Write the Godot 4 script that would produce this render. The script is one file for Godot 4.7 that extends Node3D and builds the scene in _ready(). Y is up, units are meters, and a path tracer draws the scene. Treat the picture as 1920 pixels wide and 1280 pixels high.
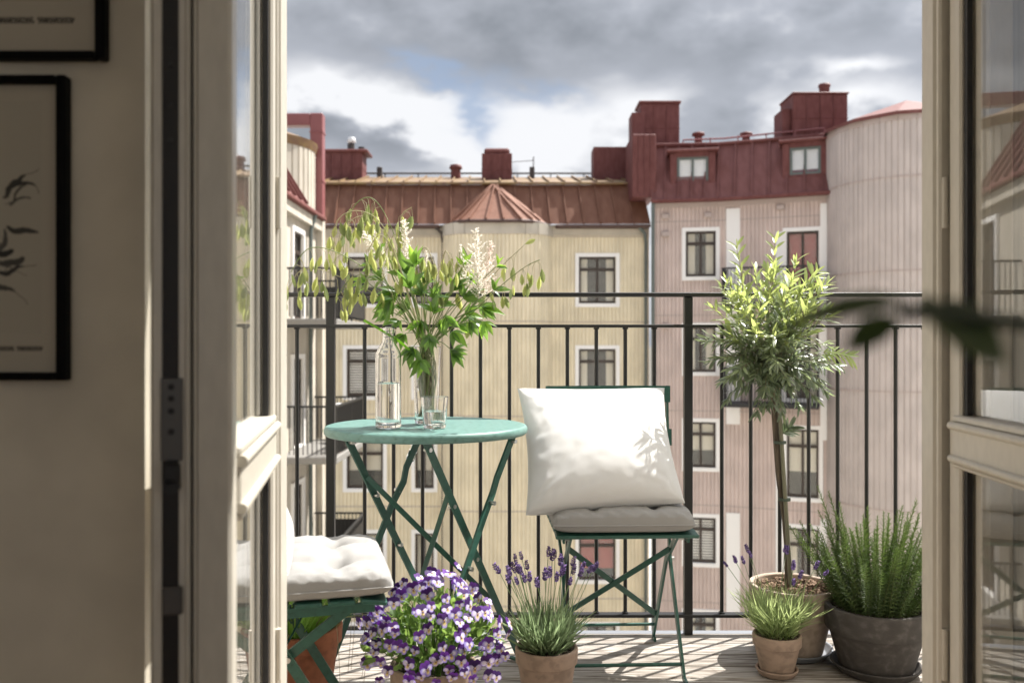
extends Node3D

# A city balcony seen through an open double door: camera in the room, deck and railing outside, a courtyard block behind.
# Metres, y up, the camera looks along -z. The deck's top is y = 0. "d" below is distance in front of the camera (z = -d).

const EYE := Vector3(0, 0.94, 0)
const SUN_EL := 55.0                       # degrees above the horizon
const SUN_RIGHT := 0.81                    # share of the sun's horizontal direction that points to +x
const SUN_ENERGY := 0.88
const EXPOSURE := 3.9

var M := {}
var taken := {}
var rng := RandomNumberGenerator.new()


class MB:
	var v := PackedVector3Array()
	var n := PackedVector3Array()
	var c := PackedColorArray()
	var t := PackedVector2Array()
	var ix := PackedInt32Array()
	var col := Color.WHITE

	func vert(p: Vector3, nn: Vector3, uv := Vector2.ZERO) -> int:
		v.append(p); n.append(nn); c.append(col); t.append(uv)
		return v.size() - 1

	func tri(a: Vector3, b: Vector3, d: Vector3) -> void:
		var nn := (d - a).cross(b - a).normalized()
		var i := vert(a, nn); vert(b, nn); vert(d, nn)
		ix.append(i); ix.append(i + 1); ix.append(i + 2)

	func quad(a: Vector3, b: Vector3, d: Vector3, e: Vector3) -> void:
		var nn := (e - a).cross(b - a)
		if nn.length_squared() < 1e-16:
			nn = (d - b).cross(b - a)
		nn = nn.normalized()
		var i := vert(a, nn, Vector2(0, 0)); vert(b, nn, Vector2(1, 0)); vert(d, nn, Vector2(1, 1)); vert(e, nn, Vector2(0, 1))
		for k in [0, 1, 2, 0, 2, 3]:
			ix.append(i + k)

	func quad_out(a: Vector3, b: Vector3, d: Vector3, e: Vector3, ctr: Vector3) -> void:
		if (e - a).cross(b - a).dot((a + b + d + e) * 0.25 - ctr) < 0:
			quad(a, e, d, b)
		else:
			quad(a, b, d, e)

	func tri_out(a: Vector3, b: Vector3, d: Vector3, ctr: Vector3) -> void:
		if (d - a).cross(b - a).dot((a + b + d) / 3.0 - ctr) < 0:
			tri(a, d, b)
		else:
			tri(a, b, d)

	func box(ctr: Vector3, size: Vector3, bas := Basis(), bev := 0.0) -> void:
		var h := size * 0.5
		if bev <= 0.0:
			for ax in 3:
				for s in [-1.0, 1.0]:
					var p := []
					for q in [[-1.0, -1.0], [1.0, -1.0], [1.0, 1.0], [-1.0, 1.0]]:
						var w := Vector3.ZERO
						w[ax] = s * h[ax]
						w[(ax + 1) % 3] = q[0] * h[(ax + 1) % 3]
						w[(ax + 2) % 3] = q[1] * h[(ax + 2) % 3]
						p.append(ctr + bas * w)
					quad_out(p[0], p[1], p[2], p[3], ctr)
			return
		bev = minf(bev, minf(h.x, minf(h.y, h.z)) * 0.9)
		var P := {}
		for sx in [-1, 1]:
			for sy in [-1, 1]:
				for sz in [-1, 1]:
					for ax in 3:
						var w := Vector3(sx * (h.x - bev), sy * (h.y - bev), sz * (h.z - bev))
						w[ax] = [sx, sy, sz][ax] * h[ax]
						P[[sx, sy, sz, ax]] = ctr + bas * w
		for s in [-1, 1]:
			quad_out(P[[s, -1, -1, 0]], P[[s, 1, -1, 0]], P[[s, 1, 1, 0]], P[[s, -1, 1, 0]], ctr)
			quad_out(P[[-1, s, -1, 1]], P[[1, s, -1, 1]], P[[1, s, 1, 1]], P[[-1, s, 1, 1]], ctr)
			quad_out(P[[-1, -1, s, 2]], P[[1, -1, s, 2]], P[[1, 1, s, 2]], P[[-1, 1, s, 2]], ctr)
			for r in [-1, 1]:
				quad_out(P[[s, r, -1, 0]], P[[s, r, 1, 0]], P[[s, r, 1, 1]], P[[s, r, -1, 1]], ctr)
				quad_out(P[[s, -1, r, 0]], P[[s, 1, r, 0]], P[[s, 1, r, 2]], P[[s, -1, r, 2]], ctr)
				quad_out(P[[-1, s, r, 1]], P[[1, s, r, 1]], P[[1, s, r, 2]], P[[-1, s, r, 2]], ctr)
				for q in [-1, 1]:
					tri_out(P[[s, r, q, 0]], P[[s, r, q, 1]], P[[s, r, q, 2]], ctr)

	func span(lo: Vector3, hi: Vector3, bev := 0.0) -> void:   # a box between two corners
		box((lo + hi) * 0.5, (hi - lo).abs(), Basis(), bev)

	# rows of points -> one smooth sheet; wrap joins the last column to the first
	func grid(rows: Array, wrap := false, flip := false) -> void:
		var R := rows.size()
		var C: int = rows[0].size()
		var nn := PackedVector3Array()
		nn.resize(R * C)
		var cw := C if wrap else C - 1
		var first := v.size()
		for i in R - 1:
			var r0: PackedVector3Array = rows[i]
			var r1: PackedVector3Array = rows[i + 1]
			for j in cw:
				var k := (j + 1) % C
				var q := (r1[j] - r0[k]).cross(r1[k] - r0[j])
				if flip:
					q = -q
				nn[i * C + j] += q; nn[i * C + k] += q; nn[(i + 1) * C + j] += q; nn[(i + 1) * C + k] += q
				var a := first + i * C + j
				var b := first + i * C + k
				var e := first + (i + 1) * C + j
				var f := first + (i + 1) * C + k
				if flip:
					ix.append_array([a, e, b, b, e, f])
				else:
					ix.append_array([a, b, e, b, f, e])
		for i in R:
			for j in C:
				vert(rows[i][j], nn[i * C + j].normalized(), Vector2(float(j) / maxi(1, C - 1), float(i) / maxi(1, R - 1)))

	func tube(pts: Array, rad: Array, sides := 6, caps := true) -> void:
		var rows := []
		var ref := Vector3(0.31, 0.17, 0.93)
		for i in pts.size():
			var tg: Vector3 = (pts[mini(i + 1, pts.size() - 1)] - pts[maxi(i - 1, 0)]).normalized()
			var a := tg.cross(ref)
			if a.length() < 0.1:
				a = tg.cross(Vector3.UP)
			a = a.normalized()
			var b := tg.cross(a)
			var row := PackedVector3Array()
			var r: float = rad[mini(i, rad.size() - 1)]
			for k in sides:
				var g := TAU * k / sides
				row.append(pts[i] + (a * cos(g) + b * sin(g)) * r)
			rows.append(row)
		grid(rows, true, true)
		if caps:
			for e in [0, rows.size() - 1]:
				var ctr: Vector3 = pts[e]
				var inner: Vector3 = pts[1] if e == 0 else pts[pts.size() - 2]
				for k in sides:
					tri_out(ctr, rows[e][k], rows[e][(k + 1) % sides], inner)

	# a flat bar along a line of points; "side" is the way its width runs
	func bar(pts: Array, width: float, thick: float, side: Vector3) -> void:
		var rings := []
		for i in pts.size():
			var tg: Vector3 = (pts[mini(i + 1, pts.size() - 1)] - pts[maxi(i - 1, 0)]).normalized()
			var w := (side - tg * side.dot(tg)).normalized()
			var u := tg.cross(w)
			rings.append([pts[i] + w * width / 2 + u * thick / 2, pts[i] + w * width / 2 - u * thick / 2, pts[i] - w * width / 2 - u * thick / 2, pts[i] - w * width / 2 + u * thick / 2])
		for i in rings.size() - 1:
			var ctr: Vector3 = (pts[i] + pts[i + 1]) * 0.5
			for k in 4:
				quad_out(rings[i][k], rings[i][(k + 1) % 4], rings[i + 1][(k + 1) % 4], rings[i + 1][k], ctr)
		var z := rings.size() - 1
		quad_out(rings[0][0], rings[0][1], rings[0][2], rings[0][3], pts[1])
		quad_out(rings[z][0], rings[z][1], rings[z][2], rings[z][3], pts[z - 1])

	# profile of (radius, height), turned round the y axis at "o"; repeat a point for a hard edge
	func lathe(prof: Array, segs := 32, o := Vector3.ZERO, flip := false) -> void:
		var rows := []
		for p in prof:
			var row := PackedVector3Array()
			for k in segs:
				var g := TAU * k / segs
				row.append(o + Vector3(cos(g) * p.x, p.y, sin(g) * p.x))
			rows.append(row)
		grid(rows, true, flip)

	# upright prism over a plan of (x, z) points
	func prism(plan: PackedVector2Array, y0: float, y1: float) -> void:
		var mid := Vector2.ZERO
		for p in plan:
			mid += p / plan.size()
		var cw := Geometry2D.is_polygon_clockwise(plan)
		for i in plan.size():
			var a := plan[i]
			var b := plan[(i + 1) % plan.size()]
			var A := Vector3(a.x, y0, a.y); var B := Vector3(b.x, y0, b.y)
			var A2 := Vector3(a.x, y1, a.y); var B2 := Vector3(b.x, y1, b.y)
			var e := B - A
			var outw := Vector3(e.z, 0, -e.x) * (-1.0 if cw else 1.0)
			quad_out(A, B, B2, A2, (A + B2) * 0.5 - outw)
		var f := Geometry2D.triangulate_polygon(plan)
		for i in range(0, f.size(), 3):
			for y in [y0, y1]:
				tri_out(Vector3(plan[f[i]].x, y, plan[f[i]].y), Vector3(plan[f[i + 1]].x, y, plan[f[i + 1]].y), Vector3(plan[f[i + 2]].x, y, plan[f[i + 2]].y), Vector3(plan[f[i]].x, (y0 + y1) * 0.5, plan[f[i]].y))

	func add(m: MB, xf: Transform3D) -> void:
		var first := v.size()
		for i in m.v.size():
			v.append(xf * m.v[i]); n.append((xf.basis * m.n[i]).normalized()); c.append(m.c[i]); t.append(m.t[i])
		for i in m.ix:
			ix.append(first + i)

	func mesh() -> ArrayMesh:
		var a := []
		a.resize(Mesh.ARRAY_MAX)
		a[Mesh.ARRAY_VERTEX] = v; a[Mesh.ARRAY_NORMAL] = n; a[Mesh.ARRAY_COLOR] = c; a[Mesh.ARRAY_TEX_UV] = t; a[Mesh.ARRAY_INDEX] = ix
		var m := ArrayMesh.new()
		m.add_surface_from_arrays(Mesh.PRIMITIVE_TRIANGLES, a)
		return m


# ---------------------------------------------------------------- helpers

func at(x: float, y: float, d: float) -> Vector3:     # a spot measured on the photograph (1920 wide), at a distance
	return EYE + Vector3((x - 960.0) / 1600.0 * d, -(y - 650.0) / 1600.0 * d, -d)

func rnd(a: float, b: float) -> float:
	return rng.randf_range(a, b)

func rdir() -> Vector3:
	return Vector3(rng.randfn(), rng.randfn(), rng.randfn()).normalized()

func numbered(called: String, parent: Node) -> String:
	var key := "%d/%s" % [parent.get_instance_id(), called]
	var k: int = taken.get(key, 0)
	taken[key] = k + 1
	return called if k == 0 else "%s_%03d" % [called, k]

func put(called: String, mesh: Mesh, m: Material, parent: Node, xf := Transform3D()) -> MeshInstance3D:
	var o := MeshInstance3D.new()
	o.name = numbered(called, parent)
	o.mesh = mesh
	o.material_override = null
	for s in mesh.get_surface_count():
		o.set_surface_override_material(s, m)
	o.transform = xf
	o.cast_shadow = GeometryInstance3D.SHADOW_CASTING_SETTING_ON
	parent.add_child(o, true)
	return o

func part(called: String, b: MB, m: Material, parent: Node, kind := "") -> MeshInstance3D:
	var o := put(called, b.mesh(), m, parent)
	if kind:
		o.set_meta("kind", kind)
	return o

func tag(o: Node, label: String, category: String, group := "") -> Node:
	o.set_meta("label", label)
	o.set_meta("category", category)
	if group:
		o.set_meta("group", group)
	return o

func thing(called: String, label: String, category: String, where := Vector3.ZERO, turn := 0.0, group := "") -> Node3D:
	var o := Node3D.new()
	o.name = numbered(called, self)
	add_child(o, true)
	o.position = where
	o.rotation.y = turn
	tag(o, label, category, group)
	return o

func struct(called: String, b: MB, m: Material) -> MeshInstance3D:
	return part(called, b, m, self, "structure")

func dup(o: Node3D, label: String, group := "") -> Node3D:
	var r: Node3D = o.duplicate()
	r.name = numbered(String(o.name), self)
	add_child(r, true)
	r.set_meta("label", label)
	if group:
		r.set_meta("group", group)
	return r

func many(called: String, mesh: Mesh, m: Material, parent: Node, xfs: Array, cols := []) -> void:   # uncountable copies as one part
	if xfs.is_empty():
		return
	var mm := MultiMesh.new()
	mm.transform_format = MultiMesh.TRANSFORM_3D
	mm.use_colors = cols.size() > 0
	mm.mesh = mesh
	mm.instance_count = xfs.size()
	for i in xfs.size():
		mm.set_instance_transform(i, xfs[i])
		if cols.size():
			mm.set_instance_color(i, cols[i])
	var o := MultiMeshInstance3D.new()
	o.name = numbered(called, parent)
	o.multimesh = mm
	o.material_override = m
	o.set_meta("kind", "stuff")
	parent.add_child(o, true)

# a frame whose y runs along dir and whose z leans to "face"
func aim(dir: Vector3, face: Vector3, scale := Vector3.ONE) -> Basis:
	var y := dir.normalized()
	var x := y.cross(face)
	if x.length() < 1e-3:
		x = y.cross(Vector3(0.3, 0.9, 0.2))
	x = x.normalized()
	var z := x.cross(y)
	return Basis(x * scale.x, y * scale.y, z * scale.z)

func curve(pts: Array, steps: int) -> Array:            # Catmull-Rom through points
	var out := []
	var k := pts.size()
	for i in k - 1:
		var p0: Vector3 = pts[maxi(i - 1, 0)]
		var p1: Vector3 = pts[i]
		var p2: Vector3 = pts[i + 1]
		var p3: Vector3 = pts[mini(i + 2, k - 1)]
		for s in steps:
			out.append(p1.cubic_interpolate(p2, p0, p3, float(s) / steps))
	out.append(pts[k - 1])
	return out

# ---------------------------------------------------------------- materials

func noise_tex(freq: float, oct: int, ramp: Array, seed_ := 1, w := 512, h := 512, kind := FastNoiseLite.TYPE_SIMPLEX_SMOOTH) -> NoiseTexture2D:
	var f := FastNoiseLite.new()
	f.noise_type = kind
	f.seed = seed_
	f.frequency = freq
	f.fractal_octaves = oct
	var x := NoiseTexture2D.new()
	x.width = w
	x.height = h
	x.seamless = true
	x.noise = f
	if ramp.size():
		var g := Gradient.new()
		var offs := PackedFloat32Array()
		var cols := PackedColorArray()
		for e in ramp:
			offs.append(e[0])
			cols.append(e[1] if e[1] is Color else Color(e[1], e[1], e[1]))
		g.offsets = offs
		g.colors = cols
		x.color_ramp = g
	return x

func mat(called: String, r: float, g: float, b: float, rough := 0.6, o := {}) -> StandardMaterial3D:
	var m := StandardMaterial3D.new()
	m.resource_name = called
	m.albedo_color = Color(r, g, b).linear_to_srgb()
	m.roughness = rough
	m.metallic = o.get("metal", 0.0)
	m.metallic_specular = o.get("spec", 0.5)
	m.vertex_color_use_as_albedo = o.get("vc", false)
	if o.has("tex"):
		m.albedo_texture = o.tex
	if o.has("rtex"):
		m.roughness_texture = o.rtex
	if o.has("bump"):
		m.heightmap_enabled = true
		m.heightmap_texture = o.bump
		m.heightmap_scale = o.get("relief", 0.2)
	if o.has("scale"):
		m.uv1_triplanar = true
		m.uv1_world_triplanar = o.get("world", true)
		m.uv1_scale = o.scale
		m.uv1_triplanar_sharpness = 4.0
	if o.has("back"):
		m.backlight_enabled = true
		m.backlight = (o.back as Color).linear_to_srgb()
	if o.has("rim"):
		m.rim_enabled = true
		m.rim = o.rim
		m.rim_tint = 0.5
	if o.has("coat"):
		m.clearcoat_enabled = true
		m.clearcoat = o.coat
		m.clearcoat_roughness = 0.15
	M[called] = m
	return m

func make_materials() -> void:
	var mottle := noise_tex(0.012, 4, [[0.2, 0.92], [0.8, 1.0]], 3)
	var fine := noise_tex(0.05, 3, [[0.2, 0.962], [0.8, 1.0]], 5)
	var streak := noise_tex(0.01, 5, [[0.25, 0.72], [0.5, 0.9], [0.75, 1.0]], 8)
	var grain := noise_tex(0.02, 5, [[0.18, Color(0.62, 0.57, 0.53)], [0.45, Color(0.86, 0.84, 0.82)], [0.75, Color(1, 1, 1)]], 11)
	var bumps := noise_tex(0.03, 4, [], 15)
	var wear := noise_tex(0.02, 5, [[0.0, Color(0.55, 0.55, 0.53)], [0.14, Color(0.84, 0.86, 0.85)], [0.45, Color(0.95, 0.95, 0.95)], [1.0, Color(1, 1, 1)]], 37)
	var weave := noise_tex(0.22, 2, [], 17)
	var rust := noise_tex(0.012, 5, [[0.2, Color(0.90, 0.87, 0.86)], [0.55, Color(0.96, 0.95, 0.95)], [0.85, Color(1.0, 1.0, 1.0)]], 21)
	var lichen := noise_tex(0.014, 5, [[0.3, Color(0.88, 0.78, 0.70)], [0.5, Color(0.95, 0.88, 0.72)], [0.75, Color(1.0, 0.96, 0.74)]], 23)
	var pot_stain := noise_tex(0.012, 5, [[0.25, 0.86], [0.5, 0.95], [0.75, 1.0]], 27)
	var chalk := noise_tex(0.010, 5, [[0.2, Color(0.74, 0.72, 0.70)], [0.55, Color(0.82, 0.80, 0.78)], [0.85, Color(1, 0.99, 0.98)]], 31)
	# setting
	mat("plaster", 0.62, 0.57, 0.47, 0.85, {"tex": mottle, "scale": Vector3(0.7, 0.7, 0.7)})
	mat("ceiling_paint", 0.75, 0.73, 0.68, 0.9)
	mat("oak", 0.52, 0.39, 0.27, 0.45, {"tex": grain, "scale": Vector3(0.6, 2, 6)})
	mat("own_facade", 0.80, 0.76, 0.68, 0.9, {"tex": mottle, "scale": Vector3(0.3, 0.3, 0.3)})
	mat("court", 0.42, 0.405, 0.375, 0.95, {"tex": mottle, "scale": Vector3(0.3, 0.3, 0.3)})
	mat("door_paint", 0.53, 0.495, 0.425, 0.38, {"tex": fine, "scale": Vector3(2, 0.7, 2)})
	mat("gasket", 0.012, 0.012, 0.013, 0.6)
	mat("lock_metal", 0.10, 0.095, 0.09, 0.45, {"metal": 0.7})
	mat("lock_dark", 0.018, 0.016, 0.015, 0.5, {"metal": 0.4})
	mat("steel", 0.55, 0.55, 0.53, 0.3, {"metal": 1.0})
	for k in 3:
		mat("deck_%d" % k, [0.36, 0.31, 0.39][k], [0.335, 0.285, 0.368][k], [0.305, 0.255, 0.34][k], 0.75, {"tex": grain, "scale": Vector3(0.5 + 0.13 * k, 3, 9.0 + k), "bump": grain, "relief": 0.08})
	mat("iron", 0.009, 0.009, 0.0095, 0.42, {"spec": 0.5})
	mat("zinc", 0.22, 0.23, 0.25, 0.5, {"metal": 0.5})
	# balcony things
	mat("green_steel", 0.025, 0.100, 0.075, 0.38, {"tex": wear, "scale": Vector3(6, 6, 6)})
	mat("table_green_lit", 0.125, 0.245, 0.218, 0.42, {"tex": wear, "scale": Vector3(4, 4, 4)})  # same green as the legs, lightened for sun and grazing sheen
	mat("white_linen", 0.62, 0.62, 0.618, 0.9, {"bump": weave, "relief": 0.05, "scale": Vector3(5, 5, 5), "rim": 0.3})
	mat("seat_linen", 0.275, 0.268, 0.258, 0.9, {"bump": weave, "relief": 0.05, "scale": Vector3(5, 5, 5), "rim": 0.3})
	mat("knit", 0.50, 0.49, 0.475, 0.95, {"rim": 0.3, "bump": noise_tex(0.09, 2, [], 51), "relief": 0.35, "scale": Vector3(2.5, 6, 2.5)})
	mat("clay", 0.34, 0.245, 0.185, 0.85, {"tex": pot_stain, "scale": Vector3(4, 4, 4), "bump": bumps, "relief": 0.02})
	mat("clay_pale", 0.42, 0.33, 0.26, 0.85, {"tex": pot_stain, "scale": Vector3(4, 4, 4), "bump": bumps, "relief": 0.02})
	mat("clay_dark", 0.085, 0.078, 0.073, 0.8, {"tex": chalk, "scale": Vector3(4.5, 5.5, 4.5), "bump": bumps, "relief": 0.03})
	mat("clay_orange", 0.33, 0.115, 0.055, 0.8, {"tex": pot_stain, "scale": Vector3(5, 5, 5)})
	mat("soil", 0.035, 0.022, 0.014, 0.95, {"bump": bumps, "relief": 0.5, "scale": Vector3(9, 9, 9)})
	mat("bark_chips", 0.20, 0.13, 0.085, 0.95)
	mat("bark", 0.125, 0.098, 0.07, 0.9, {"tex": streak, "scale": Vector3(14, 2, 14), "bump": bumps, "relief": 0.1})
	mat("bamboo", 0.165, 0.16, 0.105, 0.6, {"tex": fine, "scale": Vector3(9, 3, 9)})
	mat("twig", 0.22, 0.19, 0.12, 0.8)
	mat("tie", 0.05, 0.07, 0.05, 0.6)
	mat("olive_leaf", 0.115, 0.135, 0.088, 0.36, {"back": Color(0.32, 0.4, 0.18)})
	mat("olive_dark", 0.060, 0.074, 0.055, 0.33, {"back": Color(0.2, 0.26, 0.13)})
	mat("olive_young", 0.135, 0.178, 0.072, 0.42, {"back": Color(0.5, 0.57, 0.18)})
	mat("bouquet_leaf", 0.040, 0.085, 0.022, 0.36, {"back": Color(0.25, 0.42, 0.07)})
	mat("bouquet_leaf_pale", 0.085, 0.17, 0.028, 0.40, {"back": Color(0.5, 0.8, 0.1)})
	mat("oat", 0.19, 0.215, 0.08, 0.6, {"back": Color(0.65, 0.68, 0.26)})
	mat("oat_dark", 0.10, 0.13, 0.045, 0.6, {"back": Color(0.4, 0.45, 0.18)})
	mat("stem_green", 0.14, 0.19, 0.05, 0.5)
	mat("straw_stem", 0.32, 0.29, 0.16, 0.6)
	mat("plume", 0.90, 0.86, 0.80, 0.8, {"back": Color(1.0, 0.97, 0.92)})
	mat("plume_pink", 0.88, 0.78, 0.73, 0.8, {"back": Color(1.0, 0.9, 0.84)})
	mat("petals", 1, 1, 1, 0.65, {"vc": true, "back": Color(0.5, 0.5, 0.55)})
	mat("viola_green", 0.050, 0.098, 0.024, 0.5, {"back": Color(0.3, 0.45, 0.1)})
	mat("lavender_leaf", 0.115, 0.155, 0.082, 0.6, {"back": Color(0.3, 0.4, 0.2)})
	mat("lavender_fresh", 0.105, 0.15, 0.06, 0.65, {"back": Color(0.6, 0.7, 0.3)})
	mat("lavender_bloom", 1, 1, 1, 0.75, {"vc": true, "back": Color(0.3, 0.25, 0.45)})
	mat("rosemary", 0.17, 0.235, 0.085, 0.4, {"vc": true, "back": Color(0.45, 0.6, 0.2)})
	mat("gutter_shadow_brown", 0.075, 0.040, 0.032, 0.6)  # gutter brown deepened to paint in the eaves shadow line
	mat("roof_bay", 0.25, 0.128, 0.088, 0.7, {"spec": 0.3, "tex": rust, "scale": Vector3(0.6, 0.6, 0.6)})
	mat("grass", 0.10, 0.185, 0.035, 0.5, {"back": Color(0.5, 0.75, 0.15)})
	mat("house_leaf", 0.018, 0.030, 0.012, 0.4, {"back": Color(0.05, 0.08, 0.02)})
	# glass and water
	var pane := mat("pane", 1, 1, 1, 0.02)
	pane.transparency = BaseMaterial3D.TRANSPARENCY_ALPHA
	pane.albedo_color = Color(0.97, 1.0, 0.98, 0.02)
	var glass := mat("glass", 1, 1, 1, 0.0)
	glass.refraction_enabled = true
	glass.refraction_scale = 0.05
	glass.albedo_color = Color(1, 1, 1, 0)
	var water := mat("water", 1, 1, 1, 0.0)
	water.refraction_enabled = true
	water.refraction_scale = 0.033
	water.albedo_color = Color(1, 1, 1, 0)
	# courtyard block
	mat("yellow_cladding", 0.77, 0.68, 0.50, 0.7, {"tex": mottle, "scale": Vector3(0.25, 0.12, 0.25)})
	mat("pink_cladding", 0.61, 0.495, 0.45, 0.7, {"tex": mottle, "scale": Vector3(0.25, 0.12, 0.25)})
	mat("tower_cladding", 0.55, 0.48, 0.445, 0.7, {"tex": mottle, "scale": Vector3(0.25, 0.12, 0.25)})
	mat("cream_wall", 0.54, 0.49, 0.41, 0.8, {"tex": mottle, "scale": Vector3(0.25, 0.15, 0.25)})
	mat("flashing", 0.52, 0.45, 0.36, 0.6)
	mat("flashing_pink", 0.44, 0.36, 0.33, 0.6)
	mat("casing", 0.82, 0.80, 0.78, 0.5)
	mat("sash_brown", 0.035, 0.022, 0.016, 0.45)
	mat("roof_brown", 0.185, 0.090, 0.058, 0.7, {"spec": 0.3, "tex": rust, "scale": Vector3(0.55, 0.3, 0.55)})
	mat("roof_orange", 0.225, 0.165, 0.118, 0.55, {"tex": lichen, "scale": Vector3(0.4, 0.4, 0.4)})
	mat("roof_red", 0.19, 0.079, 0.071, 0.65, {"spec": 0.3, "tex": rust, "scale": Vector3(0.6, 0.3, 0.6)})
	mat("red_metal", 0.165, 0.064, 0.059, 0.6, {"spec": 0.3, "tex": rust, "scale": Vector3(0.8, 0.35, 0.8)})
	mat("duct_red", 0.24, 0.085, 0.085, 0.4)
	mat("pipe_grey", 0.11, 0.13, 0.12, 0.5)
	mat("pipe_brown", 0.05, 0.04, 0.035, 0.5)
	mat("black_rail", 0.011, 0.011, 0.012, 0.5)
	mat("slab", 0.20, 0.19, 0.175, 0.8)
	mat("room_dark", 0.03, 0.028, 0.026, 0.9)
	mat("curtain", 0.62, 0.57, 0.46, 0.9)
	mat("red_reflection", 0.30, 0.04, 0.035, 0.8)  # panel colour painted as a red roof reflected in glass
	mat("dish_white", 0.7, 0.7, 0.7, 0.5)
	mat("frame_black", 0.003, 0.003, 0.003, 0.5, {"spec": 0.2})

# ---------------------------------------------------------------- camera, sky, sun

func _ready() -> void:
	rng.seed = 20240611
	var cam := Camera3D.new()
	cam.name = "camera"
	add_child(cam)
	cam.position = EYE
	var lens := CameraAttributesPhysical.new()
	lens.frustum_focal_length = 30.0
	lens.frustum_focus_distance = 2.42
	lens.frustum_near = 0.05
	lens.frustum_far = 400.0
	lens.exposure_aperture = 4.0
	cam.attributes = lens
	cam.projection = Camera3D.PROJECTION_FRUSTUM
	cam.keep_aspect = Camera3D.KEEP_HEIGHT
	cam.near = 0.05
	cam.far = 400.0
	cam.size = 0.05 * 1280.0 / 1600.0
	cam.frustum_offset = Vector2(0, 0.05 * 10.0 / 1600.0)
	cam.current = true

	var env := Environment.new()
	env.background_mode = Environment.BG_SKY
	env.tonemap_mode = Environment.TONE_MAPPER_LINEAR
	env.tonemap_exposure = EXPOSURE
	env.sdfgi_enabled = true
	env.ssao_enabled = true
	env.ssil_enabled = true
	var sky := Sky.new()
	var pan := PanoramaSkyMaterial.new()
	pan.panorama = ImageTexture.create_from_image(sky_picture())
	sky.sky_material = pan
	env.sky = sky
	var we := WorldEnvironment.new()
	we.name = "air"
	we.environment = env
	add_child(we)

	var sun := DirectionalLight3D.new()
	sun.name = "sun"
	sun.light_energy = SUN_ENERGY
	sun.light_color = Color(1.0, 0.982, 0.95)
	sun.light_angular_distance = 0.5
	sun.shadow_enabled = true
	add_child(sun)
	sun.look_at_from_position(sun_dir() * 50.0, Vector3.ZERO)

	make_materials()
	room()
	balcony()
	courtyard()
	furniture()
	tableware()
	pots()
	far_details()


func sun_dir() -> Vector3:
	var e := deg_to_rad(SUN_EL)
	return Vector3(SUN_RIGHT * cos(e), sin(e), -sqrt(1.0 - SUN_RIGHT * SUN_RIGHT) * cos(e))


var sky_noise := FastNoiseLite.new()
var sky_wisps := FastNoiseLite.new()

func blob(p: Vector2, x: float, y: float, sx: float, sy: float, turn := 0.0) -> float:
	var q := (p - Vector2(x, y)).rotated(-turn)
	return exp(-0.5 * (q.x * q.x / (sx * sx) + q.y * q.y / (sy * sy)))

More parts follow.
